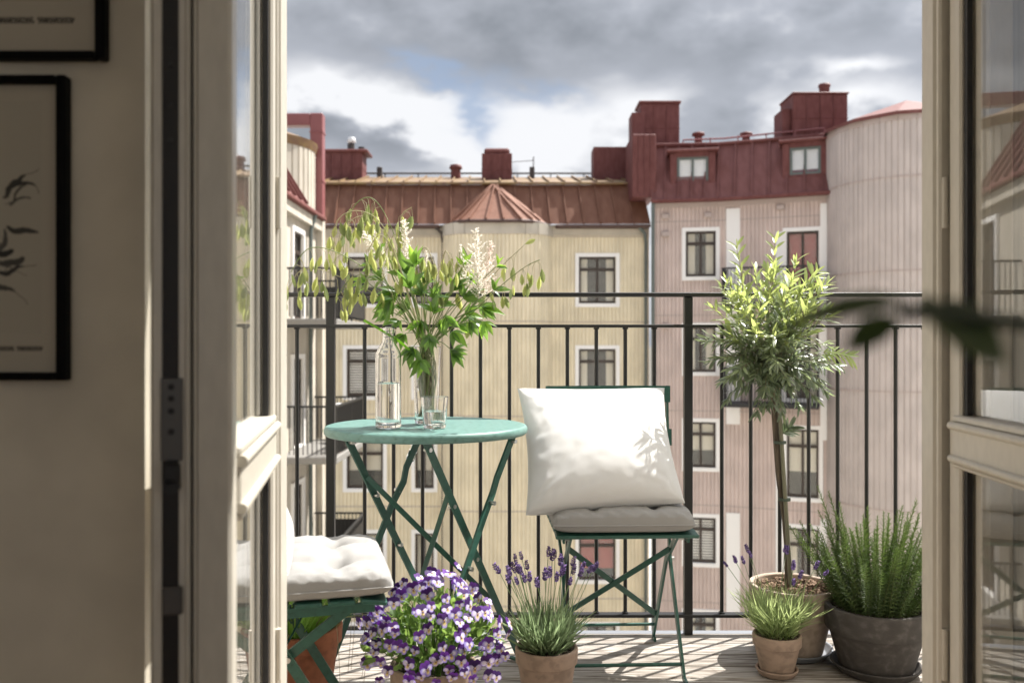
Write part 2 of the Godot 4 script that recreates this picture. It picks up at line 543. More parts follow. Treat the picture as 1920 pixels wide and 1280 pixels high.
# air and cloud seen along a direction
func sky_color(dir: Vector3) -> Color:
	var el := rad_to_deg(asin(clampf(dir.y, -1, 1)))
	if el < -3.0:
		return Color(0.16, 0.15, 0.14)
	var flat := Vector3(dir.x, 0, dir.z) / maxf(0.12, dir.y + 0.12)
	var far := sky_noise.get_noise_3d(dir.x * 60, dir.y * 130, dir.z * 60)
	var wisp := sky_wisps.get_noise_3d(dir.x * 60, dir.y * 110, dir.z * 60)
	var cover := sky_noise.get_noise_3d(flat.x * 7.0, 40.0, flat.z * 7.0)
	var w := 0.62 + 0.55 * cover + 0.35 * far + 0.15 * wisp + 0.25 * exp(-el / 7.0)
	var blue := smoothstep(0.12, 0.38, -cover - 0.25 * far)
	if dir.z < -0.3:                                   # the clouds of the photograph, by direction
		var here := smoothstep(-0.3, -0.6, dir.z) * smoothstep(34.0, 26.0, el)
		var p := Vector2(960.0 + 1600.0 * dir.x / -dir.z, 650.0 - 1600.0 * dir.y / -dir.z)
		p += Vector2(far * 95.0 + wisp * 35.0, (far * 0.6 - wisp) * 45.0)
		var d := 0.26
		d += 0.18 * smoothstep(120.0, 300.0, p.y) + 0.20 * smoothstep(270.0, 330.0, p.y)
		d += 0.10 * smoothstep(60.0, 0.0, p.y) * blob(p, 1600, 20, 300, 90)
		d += 0.75 * blob(p, 745, 205, 130, 38, 0.35) + 0.55 * blob(p, 860, 255, 60, 40)
		d += 0.45 * blob(p, 600, 190, 70, 30)
		d -= 0.42 * blob(p, 740, 268, 85, 22, 0.12)
		d -= 0.35 * blob(p, 570, 265, 60, 30)
		d += 0.70 * blob(p, 1035, 215, 95, 42) + 0.5 * blob(p, 1010, 290, 90, 35)
		d += 0.45 * blob(p, 1215, 165, 70, 30) + 0.40 * blob(p, 1190, 205, 50, 25)
		d -= 0.10 * blob(p, 1340, 230, 80, 45)
		d += 0.72 * blob(p, 1605, 120, 70, 20) + 0.55 * blob(p, 1640, 185, 110, 22)
		d += 0.22 * blob(p, 1500, 205, 100, 30)
		d -= 0.10 * blob(p, 960, 75, 330, 45)
		d += 0.34 * wisp + 0.24 * far + 0.03
		var b := 0.95 * blob(p, 855, 150, 58, 13, 0.42) + 0.75 * blob(p, 905, 205, 20, 22, 0.9) + 0.85 * blob(p, 918, 240, 16, 26) + 0.65 * blob(p, 985, 160, 60, 13, 0.2)
		b += 0.5 * blob(p, 770, 122, 30, 10, 0.3)
		w = lerpf(w, d, here)
		blue = lerpf(blue, clampf(b, 0, 1), here)
	w = clampf(w, 0.0, 1.0)
	var grey := Color(0.275, 0.298, 0.338)
	var mid := Color(0.42, 0.445, 0.50)
	var white := Color(0.86, 0.872, 0.90)
	var col := grey.lerp(mid, w / 0.45) if w < 0.45 else mid.lerp(white, (w - 0.45) / 0.55)
	col = col.lerp(Color(0.33, 0.43, 0.60), blue * 0.8)
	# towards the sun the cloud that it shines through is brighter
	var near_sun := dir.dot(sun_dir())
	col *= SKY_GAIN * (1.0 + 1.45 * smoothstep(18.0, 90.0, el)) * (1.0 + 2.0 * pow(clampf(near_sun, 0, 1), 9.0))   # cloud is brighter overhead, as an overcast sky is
	return col

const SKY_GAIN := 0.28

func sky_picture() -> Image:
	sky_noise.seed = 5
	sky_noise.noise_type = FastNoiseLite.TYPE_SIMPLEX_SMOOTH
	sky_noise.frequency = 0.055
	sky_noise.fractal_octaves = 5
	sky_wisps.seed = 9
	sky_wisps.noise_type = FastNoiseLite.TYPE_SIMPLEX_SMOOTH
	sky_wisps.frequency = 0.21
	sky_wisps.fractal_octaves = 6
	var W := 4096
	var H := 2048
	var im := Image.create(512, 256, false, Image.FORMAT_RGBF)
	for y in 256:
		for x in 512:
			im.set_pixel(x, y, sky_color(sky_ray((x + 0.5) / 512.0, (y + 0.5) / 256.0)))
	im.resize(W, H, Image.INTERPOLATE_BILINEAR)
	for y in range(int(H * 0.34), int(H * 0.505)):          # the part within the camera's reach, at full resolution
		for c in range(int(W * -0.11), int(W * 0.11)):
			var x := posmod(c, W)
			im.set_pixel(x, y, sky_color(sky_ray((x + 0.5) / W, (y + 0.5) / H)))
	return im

func sky_ray(u: float, v: float) -> Vector3:             # panorama: the first column looks along -z
	var a := u * TAU
	var e := (0.5 - v) * PI
	return Vector3(sin(a) * cos(e), sin(e), -cos(a) * cos(e))


# ---------------------------------------------------------------- the room and the open door

const WALL_IN := 1.05
const WALL_OUT := 1.585

func room() -> void:
	var b := MB.new()
	b.prism(PackedVector2Array([Vector2(-2.9, -WALL_IN), Vector2(-0.452, -WALL_IN), Vector2(-0.545, -1.44), Vector2(-0.545, -WALL_OUT), Vector2(-2.9, -WALL_OUT)]), -0.12, 2.75)
	struct("window_wall", b, M.plaster)
	b = MB.new()
	b.prism(PackedVector2Array([Vector2(0.90, -WALL_IN), Vector2(2.6, -WALL_IN), Vector2(2.6, -WALL_OUT), Vector2(0.95, -WALL_OUT), Vector2(0.95, -1.44)]), -0.12, 2.75)
	struct("window_wall", b, M.plaster)
	b = MB.new()
	b.span(Vector3(-0.545, 2.32, -WALL_OUT + 0.002), Vector3(0.95, 2.75, -WALL_IN - 0.002))
	struct("door_lintel_wall", b, M.plaster)
	b = MB.new()
	b.span(Vector3(-0.545, -0.12, -WALL_OUT + 0.003), Vector3(0.95, -0.002, -WALL_IN - 0.003), 0.004)
	struct("door_sill", b, M.oak)
	b = MB.new()
	b.span(Vector3(-2.9, -0.30, -WALL_IN + 0.001), Vector3(2.6, -0.12, 3.6))
	struct("room_floor", b, M.oak)
	b = MB.new()
	b.span(Vector3(-3.1, 2.75, -WALL_OUT), Vector3(2.8, 2.95, 3.6))
	struct("room_ceiling", b, M.ceiling_paint)
	# unseen opening added to the right-hand wall so that sun brightens the room
	b = MB.new()
	b.span(Vector3(2.6, -0.3, -WALL_OUT), Vector3(2.8, 2.75, 0.1))
	b.span(Vector3(2.6, -0.3, 3.2), Vector3(2.8, 2.75, 3.6))
	b.span(Vector3(2.6, -0.3, 0.1), Vector3(2.8, 0.4, 3.2))
	b.span(Vector3(2.6, 2.5, 0.1), Vector3(2.8, 2.75, 3.2))
	struct("side_wall", b, M.plaster)
	b = MB.new()
	b.span(Vector3(-3.1, -0.3, -WALL_OUT), Vector3(-2.9, 2.75, 3.6))
	struct("side_wall", b, M.plaster)
	# far wall behind the camera, with a wide opening added for fill light
	b = MB.new()
	b.span(Vector3(-3.1, -0.3, 3.6), Vector3(2.8, 0.65, 3.85))
	b.span(Vector3(-3.1, 2.35, 3.6), Vector3(2.8, 2.95, 3.85))
	b.span(Vector3(-3.1, 0.65, 3.6), Vector3(-1.9, 2.35, 3.85))
	b.span(Vector3(1.7, 0.65, 3.6), Vector3(2.8, 2.35, 3.85))
	struct("rear_wall", b, M.plaster)

	door_frame()
	door_leaf(-1.0)
	door_leaf(1.0)
	pictures()
	house_plant()


func door_frame() -> void:
	var t := thing("door_frame", "cream painted wooden frame of the open balcony doorway", "door frame", Vector3(0.17, 0, -1.5))
	var o := -t.position
	for s in [-1, 1]:
		var inner := -0.4157 if s < 0 else 0.757           # the clear opening's edge
		var wall_x := -0.543 if s < 0 else 0.948
		var b := MB.new()
		b.span(o + Vector3(inner, 0, -1.578), o + Vector3(wall_x, 2.318, -1.530), 0.004)
		b.span(o + Vector3(inner + s * 0.004, 0, -1.5295), o + Vector3(wall_x, 2.318, -1.5245))
		b.span(o + Vector3(inner + s * 0.001, 0, -1.524), o + Vector3(wall_x, 2.318, -1.512), 0.004)
		b.span(o + Vector3(inner + s * 0.112, 0, -1.511), o + Vector3(wall_x, 2.318, -1.445), 0.003)
		part("jamb", b, M.door_paint, t)
	var h := MB.new()
	h.span(o + Vector3(-0.4157, 2.22, -1.577), o + Vector3(0.757, 2.317, -1.513), 0.004)
	part("head", h, M.door_paint, t)
	h = MB.new()
	h.span(o + Vector3(-0.4157, -0.001, -1.577), o + Vector3(0.757, 0.03, -1.50), 0.004)
	part("threshold", h, M.oak, t)


# s = -1: left leaf, +1: right leaf. Both swing into the room; local x runs from hinge to free edge, z = 0 is the face towards the opening.
func door_leaf(s: float) -> void:
	var hinge := Vector3(-0.4185, 0, -1.508) if s < 0 else Vector3(0.7715, 0, -1.505)
	var free := Vector3(-0.319, 0, -0.970) if s < 0 else Vector3(0.7098, 0, -0.918)
	var label := "left glazed door leaf standing open, its lock edge facing the room" if s < 0 else "right glazed door leaf standing open, white pillow mirrored in its glass"
	var t := thing("balcony_door_leaf", label, "balcony door", hinge, 0.0, "leaves of the balcony door")
	var x := (free - hinge).normalized()
	t.transform = Transform3D(Basis(x, Vector3.UP, x.cross(Vector3.UP)), hinge)
	var W := hinge.distance_to(free)
	var z := s                                            # local z of the outer face's outward normal; the leaf's body lies at -z
	var T := 0.088
	var top := 2.2
	var sw := 0.046                                       # stile
	var front := MB.new()
	# the sash towards the opening and the sash behind it, coupled with a narrow groove between
	for q in [[0.0, 0.040], [0.0445, T]]:
		for e in [[0.0, sw], [W - sw, W]]:
			var st := MB.new()
			st.span(Vector3(e[0], 0.04, -z * q[0]), Vector3(e[1], top, -z * q[1]), 0.004)
			part("stile", st, M.door_paint, t)
		for e in [[0.04, 0.13], [top - 0.07, top]]:
			var r := MB.new()
			r.span(Vector3(sw + 0.0005, e[0], -z * (q[0] + 0.001)), Vector3(W - sw - 0.0005, e[1], -z * (q[1] - 0.001)), 0.003)
			part("rail", r, M.door_paint, t)
	var groove := MB.new()
	groove.span(Vector3(0.004, 0.045, -z * 0.0402), Vector3(W - 0.004, 0.128, -z * 0.0443))
	groove.span(Vector3(0.004, 0.128, -z * 0.0402), Vector3(0.04, top - 0.01, -z * 0.0443))
	groove.span(Vector3(W - 0.04, 0.128, -z * 0.0402), Vector3(W - 0.004, top - 0.01, -z * 0.0443))
	part("gasket", groove, M.gasket, t)
	# a raised middle rail with a bead above and below
	var mr := MB.new()
	var end := W - sw - 0.0015
	mr.span(Vector3(0.022, 0.750, z * 0.004), Vector3(end, 0.801, -z * 0.036), 0.003)
	mr.span(Vector3(sw + 0.002, 0.745, -z * 0.046), Vector3(W - sw - 0.002, 0.815, -z * 0.086), 0.003)
	var rail := part("middle_rail", mr, M.door_paint, t)
	for y in [[0.8035, 0.0072], [0.7465, 0.0066]]:
		var bd := MB.new()
		bd.tube([Vector3(0.021, y[0], z * 0.005), Vector3(end, y[0], z * 0.005)], [y[1]], 10)
		part("bead", bd, M.door_paint, rail)
	var bk := MB.new()
	bk.span(Vector3(0.021, 0.810, z * 0.004), Vector3(end, 0.822, -z * 0.034), 0.003)
	bk.span(Vector3(0.021, 0.732, z * 0.006), Vector3(end, 0.740, -z * 0.034), 0.003)
	part("bead", bk, M.door_paint, rail)
	# panes: gasket line, recessed inner frame, glass in both sashes
	for e in [[0.131, 0.731], [0.823, top - 0.0705]]:
		for q in [[sw - 0.001, sw + 0.012], [W - sw - 0.012, W - sw + 0.001]]:
			var g := MB.new()
			g.span(Vector3(q[0], e[0], -z * 0.007), Vector3(q[1], e[1], -z * 0.016))
			part("gasket", g, M.gasket, t)
		for q in [[sw + 0.0125, sw + 0.034], [W - sw - 0.034, W - sw - 0.0125]]:
			var g := MB.new()
			g.span(Vector3(q[0], e[0] + 0.001, -z * 0.020), Vector3(q[1], e[1] - 0.001, -z * 0.036), 0.002)
			part("glazing_bead", g, M.door_paint, t)
		for q in [0.018, 0.066]:
			var p := MB.new()
			p.span(Vector3(sw - 0.004, e[0] - 0.004, -z * q), Vector3(W - sw + 0.004, e[1] + 0.004, -z * (q + 0.004)))
			part("pane", p, M.pane, t)
	# lock side of the free edge
	var lk := MB.new()
	lk.span(Vector3(W, 0.10, -z * 0.057), Vector3(W + 0.0015, top - 0.04, -z * 0.0745))
	var strip := part("lock_strip", lk, M.lock_dark, t)
	lk = MB.new()
	lk.span(Vector3(W + 0.0016, 0.812, -z * 0.052), Vector3(W + 0.004, 0.905, -z * 0.0755), 0.001)
	var plate := part("lock_plate", lk, M.lock_metal, t)
	lk = MB.new()
	lk.span(Vector3(W + 0.0016, 0.785, -z * 0.054), Vector3(W + 0.014, 0.811, -z * 0.072), 0.003)
	lk.tube([Vector3(W + 0.0016, 0.785, -z * 0.063), Vector3(W + 0.014, 0.785, -z * 0.063)], [0.009], 14)
	part("latch", lk, M.gasket, t)
	lk = MB.new()
	lk.span(Vector3(W + 0.0016, 0.640, -z * 0.052), Vector3(W + 0.006, 0.672, -z * 0.074), 0.002)
	part("bolt_guide", lk, M.lock_metal, t)
	for y in [1.273, 1.256, 1.21, 1.171]:
		var sc := MB.new()
		sc.tube([Vector3(W + 0.001, y, -z * 0.066), Vector3(W + 0.0032, y, -z * 0.066)], [0.0032, 0.0026], 10)
		part("screw", sc, M.gasket, strip)
	for y in [0.895, 0.882, 0.868, 0.845]:
		var sc := MB.new()
		sc.tube([Vector3(W + 0.003, y, -z * 0.0645), Vector3(W + 0.0052, y, -z * 0.0645)], [0.004, 0.0034], 10)
		part("screw", sc, M.lock_dark, plate)
	var mould := MB.new()
	mould.tube([Vector3(W, 0.05, -z * 0.0475), Vector3(W, top, -z * 0.0475)], [0.0025], 8)
	mould.tube([Vector3(W, 0.05, -z * 0.0395), Vector3(W, top, -z * 0.0395)], [0.0018], 8)
	part("edge_moulding", mould, M.door_paint, t)
	for y in [0.35, 1.15, 1.85]:
		var hg := MB.new()
		hg.tube([Vector3(-0.006, y, z * 0.004), Vector3(-0.006, y + 0.09, z * 0.004)], [0.006], 12)
		part("hinge", hg, M.door_paint, t)


# brush strokes on paper: an abstract ink sketch with an unreadable pencilled line below
func print_texture(seed_: int, tint: Color) -> ImageTexture:
	var r := RandomNumberGenerator.new()
	r.seed = seed_
	var im := Image.create(320, 420, false, Image.FORMAT_RGB8)
	im.fill(Color(0.70, 0.67, 0.615))
	im.fill_rect(Rect2i(26, 24, 268, 340), tint)
	for k in 26:
		var p := Vector2(r.randf_range(150, 250), r.randf_range(150, 330))
		var a := r.randf_range(-0.4, 0.4)
		var wd := r.randf_range(1.0, 5.0)
		var dark := r.randf_range(0.20, 0.46)
		for i in r.randi_range(20, 60):
			a += r.randf_range(-0.28, 0.28)
			p += Vector2.from_angle(a) * 1.4
			var q := wd * sin(PI * minf(1.0, 0.15 + i / 45.0))
			for dy in range(-int(q), int(q) + 1):
				for dx in range(-int(q), int(q) + 1):
					var at_ := Vector2i(p) + Vector2i(dx, dy)
					if Vector2(dx, dy).length() <= q and Rect2i(28, 26, 262, 334).has_point(at_):
						im.set_pixelv(at_, Color(dark, dark * 0.97, dark * 0.92))
	var x := 190.0
	while x < 296.0:
		for i in 3:
			for w in 2:
				im.set_pixel(int(x) + w, 384 + int(3.0 * sin(x * 1.7 + i)) + i, Color(0.2, 0.19, 0.18))
		x += 1.0 if fmod(x, 42.0) > 4.0 else 5.0
	return ImageTexture.create_from_image(im)

func pictures() -> void:
	for k in 2:
		# right edge, bottom, width, height
		var f: Array = [[-0.4945, 1.2895, 0.40, 0.50], [-0.5415, 0.899, 0.29, 0.371]][k]
		var label: String = ["black framed ink sketch hung higher, its lower corner by the door", "black framed ink drawing on pale paper hung below the other picture"][k]
		var t := thing("framed_picture", label, "picture", Vector3(f[0] - f[2] / 2, f[1], -WALL_IN + 0.001), 0.0, "framed sketches on the dark wall")
		var b := MB.new()
		var w: float = f[2] / 2
		var h: float = f[3]
		var e := 0.0125
		b.span(Vector3(-w, 0, 0), Vector3(-w + e, h, 0.016), 0.002)
		b.span(Vector3(w - e, 0, 0), Vector3(w, h, 0.016), 0.002)
		b.span(Vector3(-w + e, 0, 0.0002), Vector3(w - e, e * 0.8, 0.0158), 0.002)
		b.span(Vector3(-w + e, h - e * 0.8, 0.0002), Vector3(w - e, h, 0.0158), 0.002)
		part("frame", b, M.frame_black, t)
		var m := mat("print_%d" % k, 0.86, 0.86, 0.84, 0.9)
		m.albedo_texture = print_texture(41 + k, Color(0.63, 0.59, 0.50) if k == 0 else Color(0.69, 0.66, 0.605))
		b = MB.new()
		b.quad(Vector3(-w + e, h - e * 0.8, 0.006), Vector3(w - e, h - e * 0.8, 0.006), Vector3(w - e, e * 0.8, 0.006), Vector3(-w + e, e * 0.8, 0.006))
		part("print", b, m, t)


func leaf_mesh(shape: Array, fold := 0.25, curl := 0.3, teeth := 0.0, rows := 9) -> MB:
	# a leaf of length 1 along y, half widths from "shape"; folded along its midrib and curling back towards +z
	var g := []
	for i in rows:
		var f := float(i) / (rows - 1)
		var k := f * (shape.size() - 1)
		var a := int(minf(floor(k), shape.size() - 2))
		var w: float = lerpf(shape[a], shape[a + 1], k - a)
		if teeth > 0.0 and i % 2 == 1:
			w *= 1.0 + teeth
		var z := -curl * f * f
		g.append(PackedVector3Array([Vector3(-w, f - (0.03 if i % 2 else 0.0) * signf(teeth), z + w * fold), Vector3(-w * 0.5, f, z + w * fold * 0.45), Vector3(0, f, z), Vector3(w * 0.5, f, z + w * fold * 0.45), Vector3(w, f - (0.03 if i % 2 else 0.0) * signf(teeth), z + w * fold)]))
	var b := MB.new()
	b.grid(g, false, false)
	return b

func house_plant() -> void:
	var t := thing("house_plant", "dark house plant sprig reaching in from the right, blurred in front of the door", "house plant", Vector3(0.42, -0.12, -0.46))
	var o := -t.position
	var p := MB.new()
	p.lathe([Vector2(0.0, 0.0), Vector2(0.09, 0.0), Vector2(0.09, 0.0), Vector2(0.12, 0.2), Vector2(0.12, 0.2), Vector2(0.11, 0.2), Vector2(0.11, 0.2), Vector2(0.105, 0.17), Vector2(0.0, 0.17)], 28)
	part("pot", p, M.clay_pale, t)
	var leaf := leaf_mesh([0.015, 0.17, 0.22, 0.16, 0.0], 0.2, 0.25).mesh()
	var stems := [[o + Vector3(0.42, 0.05, -0.46), o + Vector3(0.44, 0.5, -0.47), o + Vector3(0.40, 0.80, -0.44), o + Vector3(0.25, 0.93, -0.30), at(1935, 610, 0.28) + o, at(1690, 585, 0.28) + o], [o + Vector3(0.43, 0.05, -0.45), o + Vector3(0.5, 0.6, -0.40), o + Vector3(0.52, 0.95, -0.38)]]
	for s in stems:
		var b := MB.new()
		b.tube(curve(s, 6), [0.004, 0.004, 0.0035, 0.003, 0.003, 0.0025], 6)
		part("stem", b, M.house_leaf, t)
	# from, towards, length, width
	var list := [
		[at(1715, 566, 0.28), at(1480, 572, 0.28), 0.042, 0.024], [at(1690, 592, 0.28), at(1585, 642, 0.28), 0.021, 0.026],
		[at(1728, 575, 0.28), at(1895, 640, 0.27), 0.031, 0.062], [at(1722, 585, 0.28), at(1860, 600, 0.29), 0.027, 0.050],
		[Vector3(0.40, 0.86, -0.46), Vector3(0.5, 0.92, -0.40), 0.12, 0.12], [Vector3(0.43, 0.6, -0.47), Vector3(0.34, 0.66, -0.46), 0.11, 0.11],
		[Vector3(0.52, 0.95, -0.38), Vector3(0.6, 1.0, -0.3), 0.13, 0.13], [Vector3(0.5, 0.6, -0.40), Vector3(0.6, 0.62, -0.42), 0.12, 0.12]]
	for e in list:
		var d: Vector3 = (e[1] - e[0]).normalized()
		put("leaf", leaf, M.house_leaf, t, Transform3D(aim(d, Vector3(0.1, 0.75, 0.65), Vector3(e[3] * 1.1, e[2], e[2])), e[0] + o))


# ---------------------------------------------------------------- deck and railing

func balcony() -> void:
	var edge := 2.800
	var pitch := 0.0957
	var slab := MB.new()
	slab.span(Vector3(-1.80, -0.22, -edge - 0.03), Vector3(1.79, -0.032, -WALL_OUT - 0.004), 0.005)
	var base := struct("balcony_floor", slab, M.slab)
	for k in 13:
		var z1 := -edge + pitch * k
		var b := MB.new()
		var cuts: Array = [[-1.77, 1.76]] if k % 3 != 1 else [[-1.77, 0.86 if k % 2 else -0.31], [0.863 if k % 2 else -0.307, 1.76]]
		for q in cuts:
			b = MB.new()
			b.span(Vector3(q[0], -0.028, z1), Vector3(q[1], rnd(-0.0012, 0.0), z1 + pitch - 0.0055), 0.0025)
			part("deck_board", b, M["deck_%d" % ((k * 2 + (1 if q[0] > -1 else 0)) % 3)], base)
	var st := MB.new()
	st.span(Vector3(-1.79, -0.10, -edge - 0.040), Vector3(1.78, -0.003, -edge - 0.006), 0.002)
	part("edge_profile", st, M.zinc, base)

	var t := thing("balcony_railing", "black iron balcony railing with upright bars along the deck edge", "railing", Vector3(0, 0, -2.80))
	var posts := [-1.768, -0.595, 0.578, 1.751]
	var r := MB.new()
	r.span(Vector3(-1.79, 1.104, -0.022), Vector3(1.775, 1.117, 0.022), 0.002)
	part("top_rail", r, M.iron, t)
	r = MB.new()
	r.span(Vector3(-1.77, 1.003, -0.015), Vector3(1.755, 1.013, 0.015), 0.0015)
	part("middle_rail", r, M.iron, t)
	r = MB.new()
	r.span(Vector3(-1.77, 0.055, -0.015), Vector3(1.755, 0.066, 0.015), 0.0015)
	part("bottom_rail", r, M.iron, t)
	var pm := MB.new()
	pm.span(Vector3(-0.0135, -0.08, -0.0135), Vector3(0.0135, 1.1035, 0.0135), 0.002)
	var pmesh := pm.mesh()
	var bm := MB.new()
	bm.tube([Vector3(0, 0.0665, 0), Vector3(0, 1.0025, 0)], [0.0064], 10, false)
	for y in [0.069, 1.000]:
		bm.box(Vector3(0, y, 0), Vector3(0.019, 0.005, 0.017), Basis(), 0.002)   # weld
	var bmesh := bm.mesh()
	for x in posts:
		put("post", pmesh, M.iron, t, Transform3D(Basis(), Vector3(x, 0, 0)))
	for k in 3:
		for i in 11:
			put("baluster", bmesh, M.iron, t, Transform3D(Basis(Vector3.UP, rnd(-0.1, 0.1)), Vector3(posts[k] + 0.111 + 0.0951 * i, 0, 0)))
	# the returns at both ends of the balcony
	for s in [-1.768, 1.751]:
		var side := thing("balcony_railing", "black iron end railing on the %s of the balcony" % ("left" if s < 0 else "right"), "railing", Vector3(s, 0, -2.78))
		var q := MB.new()
		q.span(Vector3(-0.02, 1.104, 0.0), Vector3(0.02, 1.1165, 1.17), 0.002)
		part("top_rail", q, M.iron, side)
		q = MB.new()
		q.span(Vector3(-0.014, 1.003, 0.0), Vector3(0.014, 1.0125, 1.17), 0.0015)
		q.span(Vector3(-0.014, 0.055, 0.0), Vector3(0.014, 0.0655, 1.17), 0.0015)
		part("side_rail", q, M.iron, side)
		for i in 11:
			put("baluster", bmesh, M.iron, side, Transform3D(Basis(), Vector3(0, 0, 0.1 + 0.1 * i)))


# ---------------------------------------------------------------- the courtyard block

# ribbed cladding along a plan line (x, z), with openings [from, to, bottom, top] along it
func cladding(b: MB, p0: Vector2, p1: Vector2, y0: float, y1: float, holes: Array, outw: Vector3, pitch := 0.125, h := 0.028) -> void:
	var L := p0.distance_to(p1)
	var d := (p1 - p0) / L
	var k := maxi(1, roundi(L / pitch))
	var p := L / k
	for i in k:
		var mid := (i + 0.5) * p
		var runs := [[y0, y1]]
		for q in holes:
			if mid > q[0] and mid < q[1]:
				var next := []
				for r in runs:
					if q[3] <= r[0] or q[2] >= r[1]:
						next.append(r)
						continue
					if q[2] > r[0]:
						next.append([r[0], q[2]])
					if q[3] < r[1]:
						next.append([q[3], r[1]])
				runs = next
		var prof := [[0.0, 0.0], [0.14, 0.0], [0.22, h], [0.92, h], [1.0, 0.0]]
		for r in runs:
			for j in 4:
				var a: Vector2 = p0 + d * (i + prof[j][0]) * p
				var c: Vector2 = p0 + d * (i + prof[j + 1][0]) * p
				var A: Vector3 = Vector3(a.x, r[0], a.y) + outw * prof[j][1]
				var B: Vector3 = Vector3(c.x, r[0], c.y) + outw * prof[j + 1][1]
				b.quad_out(A, B, B + Vector3(0, r[1] - r[0], 0), A + Vector3(0, r[1] - r[0], 0), A - outw)

func ledge(b: MB, p0: Vector2, p1: Vector2, y: float, tall: float, deep: float, outw: Vector3) -> void:
	var d := Vector3(p1.x - p0.x, 0, p1.y - p0.y)
	var c := Vector3(p0.x + p1.x, 0, p0.y + p1.y) * 0.5 + Vector3(0, y, 0) + outw * deep * 0.5
	b.box(c, Vector3(d.length(), tall, deep), Basis(d.normalized(), Vector3.UP, outw))

# a casement: brown frame (the part), white casing, panes, and the dim room behind with a curtain, blind or painted reflection
func window(parent: Node3D, c: Vector3, d: Vector3, outw: Vector3, w: float, h: float, o := {}) -> void:
	var bas := Basis(d, Vector3.UP, outw)
	var P := func(x: float, y: float, z: float) -> Vector3: return c + bas * Vector3(x, y, z)
	var f := MB.new()
	var e := 0.075
	f.box(P.call(-w / 2 + e / 2, 0, -0.06), Vector3(e, h, 0.07), bas)
	f.box(P.call(w / 2 - e / 2, 0, -0.06), Vector3(e, h, 0.07), bas)
	f.box(P.call(0, h / 2 - e / 2, -0.06), Vector3(w - 2 * e, e, 0.066), bas)
	f.box(P.call(0, -h / 2 + e / 2, -0.06), Vector3(w - 2 * e, e * 1.3, 0.066), bas)
	var tr: float = h / 2 - h * o.get("transom", 0.27)
	if o.get("transom", 0.27) > 0:
		f.box(P.call(0, tr, -0.055), Vector3(w - 2 * e, 0.10, 0.076), bas)
	f.box(P.call(0, 0, -0.057), Vector3(0.075, h - 2 * e, 0.060), bas)
	var win := part("window", f, o.get("frame", M.sash_brown), parent)
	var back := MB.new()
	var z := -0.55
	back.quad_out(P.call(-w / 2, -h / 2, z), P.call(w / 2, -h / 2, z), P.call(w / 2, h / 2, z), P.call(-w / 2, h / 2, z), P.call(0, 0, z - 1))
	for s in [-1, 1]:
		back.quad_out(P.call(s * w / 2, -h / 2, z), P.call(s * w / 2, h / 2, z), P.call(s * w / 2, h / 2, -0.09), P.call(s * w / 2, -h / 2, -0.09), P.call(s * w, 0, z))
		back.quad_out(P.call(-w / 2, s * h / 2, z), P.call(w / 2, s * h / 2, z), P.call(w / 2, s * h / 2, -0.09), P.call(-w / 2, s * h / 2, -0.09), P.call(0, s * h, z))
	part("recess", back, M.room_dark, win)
	for s in [-1.0, 1.0]:
		for q in ([[-h / 2 + e, tr - 0.05], [tr + 0.05, h / 2 - e]] if o.get("transom", 0.27) > 0 else [[-h / 2 + e, h / 2 - e]]):
			var p := MB.new()
			p.box(P.call(s * (w / 4 - 0.01), (q[0] + q[1]) / 2, -0.062), Vector3(w / 2 - 0.09, q[1] - q[0], 0.006), bas)
			part("pane", p, M.pane, win)
	var kind: int = o.get("inside", 0)
	var cu := MB.new()
	if kind == 1:                                          # curtains drawn to both sides
		for s in [-1.0, 1.0]:
			for i in 4:
				cu.box(P.call(s * (w / 2 - 0.05 - 0.07 * i), -0.02, -0.20 - 0.03 * (i % 2)), Vector3(0.075, h - 0.05, 0.03), bas)
		part("curtain", cu, M.curtain, win)
	elif kind == 2:                                        # a pale roller blind, half way or lower
		cu.box(P.call(0, h * 0.18, -0.17), Vector3(w - 0.06, h * 0.62, 0.01), bas)
		part("blind_or_reflection", cu, M.curtain, win)
	elif kind == 3:  # a red panel standing for a roof reflected in the pane
		cu.box(P.call(0, h * 0.1, -0.17), Vector3(w - 0.06, h * 0.75, 0.01), bas)
		part("blind_or_reflection", cu, M.red_reflection, win)
	elif kind == 5:                                        # a pale full-height panel painted as sky reflected in the pane
		cu.box(P.call(0, 0, -0.12), Vector3(w - 0.06, h - 0.06, 0.01), bas)
		part("blind_or_reflection", cu, M.dish_white, win)
	elif kind == 4:                                        # venetian slats
		for i in int(h / 0.09):
			cu.box(P.call(0, h / 2 - 0.06 - i * 0.085, -0.15), Vector3(w - 0.08, 0.05, 0.012), bas * Basis(Vector3.RIGHT, 0.5))
		part("blind_or_reflection", cu, M.casing, win)
	if o.get("casing", 0.12) > 0:
		var g := MB.new()
		var cw: float = o.get("casing", 0.12)
		for s in [-1.0, 1.0]:
			g.box(P.call(s * (w / 2 + cw / 2), 0, 0.0), Vector3(cw, h + 2 * cw, 0.13), bas)
		g.box(P.call(0, h / 2 + cw / 2, -0.001), Vector3(w, cw, 0.129), bas)
		g.box(P.call(0, -h / 2 - cw / 2, 0.012), Vector3(w, cw, 0.15), bas)
		part("casing", g, M.casing, win)

